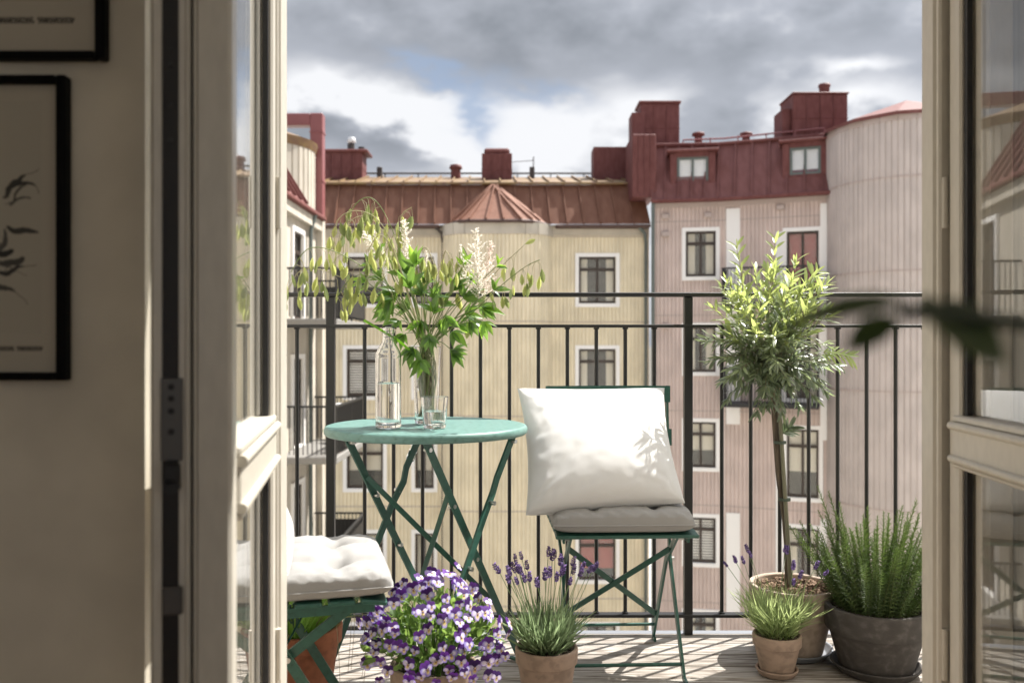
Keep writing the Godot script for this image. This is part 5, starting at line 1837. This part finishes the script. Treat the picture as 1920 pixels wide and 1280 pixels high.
func plume(t: Node3D, tip: Vector3, base: Vector3, hw: float, m: Material) -> void:
	var b := MB.new()
	var ax := tip - base
	var L := ax.length()
	var y := ax / L
	var x := y.cross(Vector3(0, 0, 1)).normalized()
	var z := x.cross(y)
	var twigs := MB.new()
	twigs.tube([base, tip], [0.0012, 0.0008], 5)
	var n := int(26 + hw * 560)
	for i in n:
		var f := float(i) / n
		var p := base + ax * f
		var a := i * 2.399 + rnd(-0.4, 0.4)
		var len := hw * (1.15 * pow(1.0 - f, 0.75) + 0.10) * rnd(0.35, 1.30)
		var d := (x * cos(a) + z * sin(a) + y * 0.85).normalized()
		var e := p + d * len
		twigs.tube([p, e], [0.0006], 3, false)
		var k := int(8 + len * 820)
		for j in k:
			var g := float(j + 1) / k
			var c := p.lerp(e, g) + rdir() * 0.0022 * (1.2 - 0.6 * g)
			for r in 2:
				var u := rdir() * rnd(0.0018, 0.0032)
				var v := rdir() * rnd(0.0018, 0.0032)
				b.tri(c + u, c + v, c - u * 0.6 - v * 0.6)
	var pl := part("plume", twigs, M.straw_stem, t)
	part("florets", b, m, pl, "stuff")


# ---------------------------------------------------------------- pots and plants

func pot(t: Node3D, r: float, h: float, foot: float, rim: float, m: Material, lift := 0.0) -> void:
	var b := MB.new()
	var w := r * 0.085
	b.lathe([Vector2(0.0, lift), Vector2(foot - 0.004, lift), Vector2(foot, lift + 0.004), Vector2(lerpf(foot, r - w * 0.9, 0.97), lift + h - rim), Vector2(r - w * 0.75, lift + h - rim), Vector2(r - w * 0.2, lift + h - rim + 0.003), Vector2(r, lift + h - 0.006), Vector2(r - 0.002, lift + h - 0.001), Vector2(r - 0.005, lift + h), Vector2(r - w - 0.002, lift + h - 0.001), Vector2(r - w - 0.004, lift + h - 0.006), Vector2(r - w - 0.008, lift + h - rim), Vector2(0.0, lift + h - rim)], 56)
	part("pot", b, m, t)

func soil(t: Node3D, r: float, y: float, m: Material, chips := 0, chip_m: Material = null) -> void:
	var f := FastNoiseLite.new()
	f.seed = int(r * 1000)
	f.frequency = 40.0
	var rows := []
	for i in 10:
		var row := PackedVector3Array()
		for k in 36:
			var p := Vector2.from_angle(TAU * k / 36) * r * (1.0 - i / 9.0)
			row.append(Vector3(p.x, y + 0.006 * f.get_noise_2d(p.x, p.y) + 0.004 * (i / 9.0), p.y))
		rows.append(row)
	var b := MB.new()
	b.grid(rows, true, false)
	part("soil", b, m, t)
	if chips:
		var c := MB.new()
		for i in chips:
			var p := Vector2.from_angle(rnd(0, TAU)) * r * sqrt(rng.randf()) * 0.97
			c.box(Vector3(p.x, y + 0.006 + rnd(0, 0.006), p.y), Vector3(rnd(0.004, 0.016), rnd(0.002, 0.006), rnd(0.004, 0.011)), Basis.from_euler(Vector3(rnd(-0.6, 0.6), rnd(0, 6), rnd(-0.6, 0.6))))
		part("crumbs", c, chip_m, t, "stuff")

func saucer(label: String, where: Vector3, r: float, h: float, m: Material) -> void:
	var b := MB.new()
	b.lathe([Vector2(0.0, 0.001), Vector2(r * 0.82, 0.001), Vector2(r * 0.86, 0.004), Vector2(r, h - 0.003), Vector2(r - 0.001, h), Vector2(r - 0.006, h), Vector2(r - 0.008, h - 0.004), Vector2(r * 0.84, 0.009), Vector2(r * 0.80, 0.0075), Vector2(0.0, 0.0075)], 48)
	var o := part("saucer", b, m, self)
	tag(o, label, "saucer", "saucers under the flower pots")
	o.position = where

func pots() -> void:
	viola(Vector3(-0.178, 0.0, -1.93))
	lavender(Vector3(0.091, 0.0, -2.25), "lavender in a taupe clay pot beside the violas, many open purple spikes", 0.083, 0.152, 0.060, 0.042, M.clay, 0.228, 30, 760, 0.84, 0.0, false)
	saucer("small clay saucer under the little lavender pot", Vector3(0.762, 0, -2.452), 0.060, 0.020, M.clay)
	lavender(Vector3(0.762, 0.0, -2.452), "small lavender in the smallest clay pot, few purple spikes, near the olive tree", 0.069, 0.110, 0.047, 0.034, M.clay, 0.235, 13, 1500, 0.80, 0.008, true)
	saucer("grey saucer under the olive tree's pot", Vector3(0.865, 0, -2.625), 0.118, 0.024, M.zinc)
	olive(Vector3(0.865, 0.0, -2.625))
	saucer("wide dark clay saucer under the rosemary pot", Vector3(1.056, 0, -2.475), 0.125, 0.028, M.clay_dark)
	rosemary(Vector3(1.056, 0.0, -2.475))
	grass_pot(Vector3(-0.555, 0.0, -2.17))

func blade_mesh(width: float, bend: float, rows := 4) -> MB:
	var g := []
	for i in rows + 1:
		var f := float(i) / rows
		var w := width * 0.5 * (1.0 - f * f) + width * 0.04
		g.append(PackedVector3Array([Vector3(-w, f, -bend * f * f), Vector3(0, f, -bend * f * f + w * 0.5), Vector3(w, f, -bend * f * f)]))
	var b := MB.new()
	b.grid(g)
	return b

func viola_flower(kind: int) -> ArrayMesh:
	# faces +z, about 1 unit across each petal pair
	var b := MB.new()
	var deep: Color = [Color(0.050, 0.006, 0.125), Color(0.075, 0.009, 0.17), Color(0.12, 0.025, 0.27)][kind]
	var pale: Color = [Color(0.60, 0.54, 0.77), Color(0.50, 0.44, 0.75), Color(0.36, 0.30, 0.68)][kind]
	var edge: Color = [Color(0.30, 0.17, 0.60), Color(0.34, 0.24, 0.66), Color(0.30, 0.22, 0.66)][kind]
	# centre, radii, rim colour, mid colour, heart colour, z
	var petals := [
		[Vector2(-0.42, 0.62), 0.62, 0.60, deep, deep, deep * 0.7, -0.10], [Vector2(0.42, 0.62), 0.62, 0.60, deep, deep, deep * 0.7, -0.07],
		[Vector2(-0.66, -0.02), 0.55, 0.52, edge, pale, Color(0.75, 0.70, 0.80), 0.0], [Vector2(0.66, -0.02), 0.55, 0.52, edge, pale, Color(0.75, 0.70, 0.80), 0.02],
		[Vector2(0.0, -0.62), 0.56, 0.58, edge, pale, Color(0.80, 0.62, 0.20), 0.05]]
	for p in petals:
		var hub := Vector3(0, 0.02, p[6] + 0.10)
		var N := 14
		for i in N:
			var q := []
			for k in 2:
				var a: float = TAU * (i + k) / N
				var wob := 1.0 + 0.06 * sin(a * 5.0)
				var c: Vector2 = p[0] + Vector2(cos(a) * p[1], sin(a) * p[2]) * wob
				var cm: Vector2 = p[0] * 0.92 + Vector2(cos(a) * p[1], sin(a) * p[2]) * 0.72
				var ch: Vector2 = p[0] * 0.62 + Vector2(cos(a) * p[1], sin(a) * p[2]) * 0.34
				q.append([Vector3(c.x, c.y, p[6] - 0.10 + 0.05 * sin(a * 3)), Vector3(cm.x, cm.y, p[6] + 0.02), Vector3(ch.x, ch.y, p[6] + 0.05)])
			var cols := [p[3], p[4], p[5]]
			for ring in 2:
				var i0 := b.v.size()
				for e in [[0, ring], [1, ring], [1, ring + 1], [0, ring + 1]]:
					b.col = cols[e[1]]
					b.vert(q[e[0]][e[1]], Vector3(0, 0, 1))
				for e in [0, 2, 1, 0, 3, 2]:
					b.ix.append(i0 + e)
			var i1 := b.v.size()
			b.col = cols[2]
			b.vert(q[0][2], Vector3(0, 0, 1)); b.vert(q[1][2], Vector3(0, 0, 1))
			b.vert(hub, Vector3(0, 0, 1))
			for e in [0, 2, 1]:
				b.ix.append(i1 + e)
	# dark whiskers and the yellow eye
	b.col = Color(0.10, 0.02, 0.12)
	for a in [-2.0, -1.75, -1.57, -1.39, -1.14, -0.12, 0.08, PI - 0.08, PI + 0.12]:
		var d := Vector3(cos(a), sin(a), 0)
		var s := Vector3(-d.y, d.x, 0) * 0.035
		b.tri(d * 0.14 + s + Vector3(0, 0, 0.20), d * (0.52 if a < -0.9 else 0.42) + Vector3(0, 0, 0.13), d * 0.14 - s + Vector3(0, 0, 0.20))
	b.col = Color(0.75, 0.46, 0.03)
	b.box(Vector3(0, -0.08, 0.19), Vector3(0.17, 0.22, 0.06), Basis(), 0.03)
	return b.mesh()

func viola(at_: Vector3) -> void:
	var t := thing("viola_pot", "dome of purple and white violas in a brown pot in front of the table", "potted plant", at_)
	pot(t, 0.098, 0.228, 0.07, 0.05, M.clay)
	soil(t, 0.088, 0.208, M.soil)
	var meshes := [viola_flower(0), viola_flower(1), viola_flower(2)]
	var c := Vector3(0, 0.255, 0)
	var leafs := MB.new()
	var xl := []
	var xs := []
	for i in 620:                                            # stems and narrow leaves that fill the dome
		var d := rdir()
		d.y = absf(d.y) * 0.9 - 0.05
		var r := rnd(0.5, 0.97)
		var p := c + Vector3(d.x * 0.150, d.y * 0.160, d.z * 0.140) * r
		var L := rnd(0.014, 0.032)
		xl.append(Transform3D(aim(d + rdir() * 0.6 + Vector3(0, 0.4, 0), rdir(), Vector3(L, L, L)), p))
		if i < 200:
			var root := Vector3(d.x * 0.06, 0.215, d.z * 0.06)
			leafs.tube([root, root.lerp(p, 0.5) + Vector3(0, 0.015, 0), p], [0.0012, 0.001], 4, false)
	many("foliage", leaf_mesh([0.05, 0.2, 0.26, 0.2, 0.03], 0.3, 0.3).mesh(), M.viola_green, t, xl)
	part("stems", leafs, M.viola_green, t, "stuff")
	var placed := []
	var tries := 0
	while placed.size() < 150 and tries < 9000:
		tries += 1
		var d := rdir()
		d.y = absf(d.y) * 1.05 - 0.33
		if d.y < -0.05 and rng.randf() < 0.35:
			continue
		d = d.normalized()
		if d.z < -0.55:
			continue
		var far := 1.0 if rng.randf() < 0.86 else rnd(1.04, 1.16)
		var p := c + Vector3(d.x * rnd(0.135, 0.165), d.y * rnd(0.145, 0.178), d.z * rnd(0.130, 0.160)) * far
		if p.y < (0.235 if rng.randf() < 0.7 else 0.185):
			continue
		var ok := true
		for q in placed:
			if p.distance_to(q) < 0.0165:
				ok = false
				break
		if not ok:
			continue
		placed.append(p)
		var look := (d * 0.6 + Vector3(0.25, 0.05, 0.70) + rdir() * 0.62).normalized()
		var k := rnd(0.0088, 0.0140)
		var x := Vector3.UP.cross(look).normalized()
		var bs := Basis(x, look.cross(x), look) * Basis(Vector3(0, 0, 1), rnd(-0.4, 0.4))
		put("flower", meshes[[0, 0, 1, 2, 2, 1][rng.randi() % 6]], M.petals, t, Transform3D(bs * Basis.from_scale(Vector3(k, k, k)), p))

func lavender(at_: Vector3, label: String, r: float, h: float, foot: float, rim: float, m: Material, tall: float, spikes: int, blades: int, spread: float, lift: float, fresh: bool) -> void:
	var t := thing("lavender_pot", label, "potted plant", at_, 0.0, "lavender in clay pots")
	pot(t, r, h, foot, rim, m, lift)
	soil(t, r * 0.9, lift + h - 0.018, M.soil, 120, M.bark)
	var y0 := lift + h - 0.02
	var xb := []
	for i in blades:
		var a := rnd(0, TAU)
		var lean := spread * sqrt(rng.randf())
		var d := Vector3(cos(a) * lean, 1.0, sin(a) * lean).normalized()
		var root := Vector3(cos(a), 0, sin(a)) * r * 0.55 * rng.randf() + Vector3(0, y0, 0) + d * rnd(0, tall * (0.46 if fresh else 0.30))
		var L := tall * (rnd(0.14, 0.36) if fresh else rnd(0.20, 0.43))
		xb.append(Transform3D(aim(d + rdir() * (0.50 if fresh else 0.38), rdir(), Vector3(L, L, L)), root))
	many("foliage", blade_mesh(0.066 if not fresh else 0.034, 0.16).mesh(), M.lavender_fresh if fresh else M.lavender_leaf, t, xb)
	var wood := MB.new()
	for i in 14:
		var a := rnd(0, TAU)
		wood.tube([Vector3(cos(a) * r * 0.2, y0 - 0.01, sin(a) * r * 0.2), Vector3(cos(a) * r * 0.5, y0 + tall * 0.2, sin(a) * r * 0.5)], [0.0022, 0.0014], 5)
	part("woody_stems", wood, M.bark, t, "stuff")
	var sp := []
	for v in 3:
		var b := MB.new()
		for ring in 6:
			var f := ring / 5.0 + (0.10 if ring == 0 and v == 1 else 0.0)
			var rr := 0.22 * sin(PI * (0.25 + 0.65 * f)) * rnd(0.8, 1.15) + 0.03
			for k in 6:
				var a := TAU * (k + 0.5 * (ring % 2)) / 6 + rnd(-0.2, 0.2)
				var p := Vector3(cos(a) * rr * 0.55, f * 0.92 + rnd(-0.03, 0.03), sin(a) * rr * 0.55)
				var dd := Vector3(cos(a), 0.8, sin(a)).normalized()
				var bs := aim(dd + rdir() * 0.4, Vector3.UP, Vector3(0.085, 0.15, 0.085) * rnd(0.7, 1.25))
				b.col = Color(0.075, 0.045, 0.15).lerp(Color(0.34, 0.23, 0.52), pow(rng.randf(), 1.6))
				for e in 4:
					var c0 := Vector2.from_angle(TAU * e / 4)
					var c1 := Vector2.from_angle(TAU * (e + 1) / 4)
					b.tri_out(p + bs * Vector3(c0.x, 0.2, c0.y), p + bs * Vector3(c1.x, 0.2, c1.y), p + bs * Vector3(0, 1.3, 0), p)
					b.tri_out(p + bs * Vector3(c0.x, 0.2, c0.y), p + bs * Vector3(c1.x, 0.2, c1.y), p + bs * Vector3(0, -0.9, 0), p)
		sp.append(b.mesh())
	for i in spikes:
		var a := TAU * i / spikes * 2.7 + rnd(-0.3, 0.3)
		var lean := (spread if fresh else 0.55) * 1.12 * sqrt((i + 0.6) / spikes) * (0.9 if not fresh else 0.75)
		var d := Vector3(cos(a) * lean, 1.0, sin(a) * lean).normalized()
		var L := tall * rnd(0.80, 1.0)
		var root := Vector3(cos(a), 0, sin(a)) * r * 0.25 + Vector3(0, y0 + 0.02, 0)
		var tip := root + d * L
		var b := MB.new()
		b.tube(curve([root, root.lerp(tip, 0.55) + Vector3(rnd(-1, 1), 0, rnd(-1, 1)) * 0.006, tip], 3), [0.0011, 0.0009], 4, false)
		var st := part("flower_stalk", b, M.lavender_leaf, t)
		var k := rnd(0.021, 0.031) if not fresh else rnd(0.017, 0.026)
		put("flower_spike", sp[i % 3], M.lavender_bloom, st, Transform3D(aim(d + rdir() * 0.12, Vector3(0, 0, 1), Vector3(k * 1.05, k, k * 1.05)), tip))

func olive(at_: Vector3) -> void:
	var t := thing("olive_tree", "small standard olive tree with a round crown in a tall clay pot", "potted tree", at_)
	var o := -t.position
	pot(t, 0.132, 0.205, 0.088, 0.052, M.clay_pale, 0.008)
	soil(t, 0.118, 0.190, M.soil, 420, M.bark_chips)
	var top := at(1453, 775, 2.60) + o
	var root := at(1478, 1092, 2.62) + o
	var b := MB.new()
	var tc := curve([root - Vector3(0, 0.03, 0), root, root.lerp(top, 0.3) + Vector3(0.006, 0, 0.0), root.lerp(top, 0.65) + Vector3(-0.003, 0, 0.004), top, top + Vector3(-0.004, 0.05, 0)], 5)
	b.tube(tc, [0.013, 0.0115, 0.0105, 0.0102, 0.0108, 0.0098, 0.0094, 0.0098, 0.009, 0.0086, 0.0092, 0.0082, 0.008, 0.0084, 0.0095], 10)
	part("trunk", b, M.bark, t)
	b = MB.new()
	b.tube([at(1483, 1095, 2.595) + o, at(1462, 765, 2.585) + o], [0.0065, 0.006], 10)
	part("stake", b, M.bamboo, t)
	for y in [828.0, 934.0]:
		b = MB.new()
		var f: float = (y - 775.0) / (1092.0 - 775.0)
		var c := top.lerp(root, f) + Vector3(0.006, 0, 0.01)
		b.tube([c - Vector3(0, 0.004, 0), c + Vector3(0, 0.004, 0)], [0.0185, 0.0185], 14)
		part("tie", b, M.tie, t)
	var ctr := at(1443, 655, 2.60) + o
	var leaf := leaf_mesh([0.03, 0.075, 0.095, 0.075, 0.0], 0.2, 0.18, 0.0, 6).mesh()
	var all := []
	var twigs := MB.new()
	# twigs: half fan out below as old grey growth, the rest rise as bright new shoots
	for i in 128:
		var young := i % 2 != 0
		var d := rdir()
		if young:
			d.y = absf(d.y) * 0.9 + 0.15
		else:
			d.y = -absf(d.y) * 1.0 + 0.22
		d = d.normalized()
		var ext := Vector3(d.x * 0.195, d.y * (0.20 if d.y > 0 else 0.195), d.z * 0.185) * rnd(0.60, 1.12)
		var start := top + Vector3(0, 0.03 + 0.05 * rng.randf(), 0)
		var mid := ctr + ext * 0.45 + Vector3(0, -0.015, 0)
		var end := ctr + ext
		if young and d.y > 0.35:
			end += Vector3(d.x * 0.02, rnd(0.0, 0.085), 0)
		var c := curve([start, mid, end], 7)
		twigs.tube(c, [0.0026, 0.0022, 0.0018, 0.0014, 0.0011, 0.0009], 4, false)
		var n := c.size()
		for k in range(3 if not young else 5, n):
			var tg: Vector3 = (c[k] - c[k - 1]).normalized()
			for s in [-1.0, 1.0]:
				for rep in (2 if not young and k % 2 else 1):
					var a := k * 1.6 + rnd(-0.3, 0.3) + rep
					var sd: Vector3 = tg.cross(Vector3(0.2, 1, 0.3)).normalized().rotated(tg, a) * s
					var f := float(k) / n
					var dir: Vector3 = (tg * (0.55 + 0.5 * f) + sd * 0.9 + Vector3(0, 0.1 if young else -0.15, 0)).normalized()
					var L := rnd(0.036, 0.060) if young and f > 0.5 else rnd(0.026, 0.041)
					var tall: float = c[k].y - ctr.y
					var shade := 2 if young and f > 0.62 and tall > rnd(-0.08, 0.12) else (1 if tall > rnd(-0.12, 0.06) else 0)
					all.append([Transform3D(aim(dir, Vector3(rnd(-0.6, 0.6), 1.0, rnd(-0.3, 0.7)), Vector3(L * 1.25, L, L)), c[k] + rdir() * 0.004), shade])
			if k == n - 1:
				var L := rnd(0.03, 0.045)
				all.append([Transform3D(aim(tg, rdir(), Vector3(L, L, L)), c[k]), 2 if young else 1])
	# a little side shoot low on the trunk, and three tall leaders
	for q in [[at(1468, 812, 2.59), at(1480, 802, 2.575), 0], [at(1440, 560, 2.58), at(1454, 448, 2.58), 2], [at(1395, 560, 2.57), at(1381, 462, 2.56), 2], [at(1475, 560, 2.60), at(1532, 510, 2.59), 2], [at(1545, 660, 2.60), at(1592, 668, 2.58), 2]]:
		var c := curve([q[0] + o, (q[0] + q[1]) * 0.5 + o + Vector3(0.003, 0, 0), q[1] + o], 5)
		twigs.tube(c, [0.0015, 0.001], 4, false)
		for k in c.size():
			var tg: Vector3 = (c[k] - c[maxi(0, k - 1)]).normalized() if k > 0 else (c[1] - c[0]).normalized()
			for s in [-1.0, 1.0]:
				var sd: Vector3 = tg.cross(Vector3(0, 0.3, 1)).normalized().rotated(tg, k * 1.57) * s
				var L := rnd(0.034, 0.05)
				all.append([Transform3D(aim(tg * 0.8 + sd * 0.8, Vector3(0, 0.6, 0.8), Vector3(L * 1.2, L, L)), c[k]), q[2]])
	part("twigs", twigs, M.twig, t, "stuff")
	all.sort_custom(func(p, q): return p[0].origin.z > q[0].origin.z)
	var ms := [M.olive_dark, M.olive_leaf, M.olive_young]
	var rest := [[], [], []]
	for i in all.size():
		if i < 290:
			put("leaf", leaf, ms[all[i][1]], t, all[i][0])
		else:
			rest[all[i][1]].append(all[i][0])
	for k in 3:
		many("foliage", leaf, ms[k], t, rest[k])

func rosemary(at_: Vector3) -> void:
	var t := thing("rosemary_pot", "bushy rosemary in the largest dark weathered pot by the right door jamb", "potted plant", at_)
	pot(t, 0.142, 0.186, 0.100, 0.072, M.clay_dark, 0.008)
	soil(t, 0.128, 0.170, M.soil, 260, M.bark)
	var sprigs := []
	for v in 4:
		var b := MB.new()
		b.col = Color(0.55, 0.50, 0.40)
		b.tube([Vector3.ZERO, Vector3(0.01, 0.5, 0.01), Vector3(0, 1, 0)], [0.007, 0.006, 0.003], 4, false)
		for i in 112:
			var f := 0.06 + 0.95 * i / 112.0
			var a := i * 2.4
			var up := 0.45 + 0.6 * f * f
			var d := Vector3(cos(a), up, sin(a)).normalized()
			var L := (0.115 + rnd(-0.025, 0.02)) * (1.0 - 0.55 * pow(f, 4))
			var s := d.cross(Vector3.UP).normalized() * 0.0075
			var p := Vector3(0, minf(f, 1.0), 0)
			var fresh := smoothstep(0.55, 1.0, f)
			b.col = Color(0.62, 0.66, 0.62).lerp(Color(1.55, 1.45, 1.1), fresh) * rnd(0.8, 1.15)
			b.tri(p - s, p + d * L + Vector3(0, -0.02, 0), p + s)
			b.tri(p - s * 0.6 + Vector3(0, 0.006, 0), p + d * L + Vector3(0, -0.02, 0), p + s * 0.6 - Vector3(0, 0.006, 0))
		sprigs.append(b.mesh())
	for i in 150:
		var a := i * 2.399
		var q := sqrt((i + 0.5) / 150.0)
		var lean := 0.68 * q
		var d := Vector3(cos(a) * lean, 1.0, sin(a) * lean).normalized()
		var root := Vector3(cos(a) * 0.095 * q, 0.172, sin(a) * 0.095 * q)
		var L := rnd(0.17, 0.33) * (1.0 - 0.10 * q) * (1.22 if i in [3, 7, 12, 20, 33] else 1.0)
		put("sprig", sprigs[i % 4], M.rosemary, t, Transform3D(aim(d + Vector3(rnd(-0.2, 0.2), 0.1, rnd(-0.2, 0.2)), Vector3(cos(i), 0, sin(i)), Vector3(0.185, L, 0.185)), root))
	for i in 30:                                              # short low shoots that spill over the rim
		var a := i * 2.1
		if sin(a) > 0.35:
			continue
		var root := Vector3(cos(a) * 0.09, 0.178, sin(a) * 0.09)
		put("sprig", sprigs[i % 4], M.rosemary, t, Transform3D(aim(Vector3(cos(a) * 1.3, rnd(0.7, 1.5), sin(a) * 1.3), Vector3.UP, Vector3(0.19, rnd(0.10, 0.16), 0.19)), root))

func grass_pot(at_: Vector3) -> void:
	var t := thing("grass_pot", "orange terracotta pot with drooping green grass behind the left chair", "potted plant", at_)
	pot(t, 0.122, 0.235, 0.085, 0.045, M.clay_orange)
	soil(t, 0.11, 0.215, M.soil)
	var xg := []
	var xd := []
	for i in 520:
		var a := rnd(0, TAU)
		var lean := 0.9 * rng.randf()
		var L := rnd(0.08, 0.20)
		var root := Vector3(cos(a), 0, sin(a)) * 0.09 * sqrt(rng.randf()) + Vector3(0, 0.215, 0)
		var x := Transform3D(aim(Vector3(cos(a) * lean, 1, sin(a) * lean), Vector3(-cos(a), 0.3, -sin(a)), Vector3(0.09, L, L)), root)
		if i % 9 == 0:
			xd.append(x)
		else:
			xg.append(x)
	many("grass", blade_mesh(0.05, 0.35).mesh(), M.grass, t, xg)
	many("dry_grass", blade_mesh(0.04, 0.6).mesh(), M.straw_stem, t, xd)
	var b := MB.new()                                          # long dry stalks that hang over the rim
	for i in 6:
		var a := rnd(-1.2, 1.5)
		var c := Vector3(cos(a) * 0.12, 0.24, sin(a) * 0.12)
		b.tube(curve([c * 0.7 + Vector3(0, 0.07, 0), c + Vector3(cos(a) * 0.03, 0.09, sin(a) * 0.03), c + Vector3(cos(a) * 0.06, -rnd(0.0, 0.1), sin(a) * 0.06), c + Vector3(cos(a) * 0.05, -rnd(0.12, 0.22), sin(a) * 0.05)], 5), [0.0006], 4, false)
	part("stalks", b, M.straw_stem, t, "stuff")
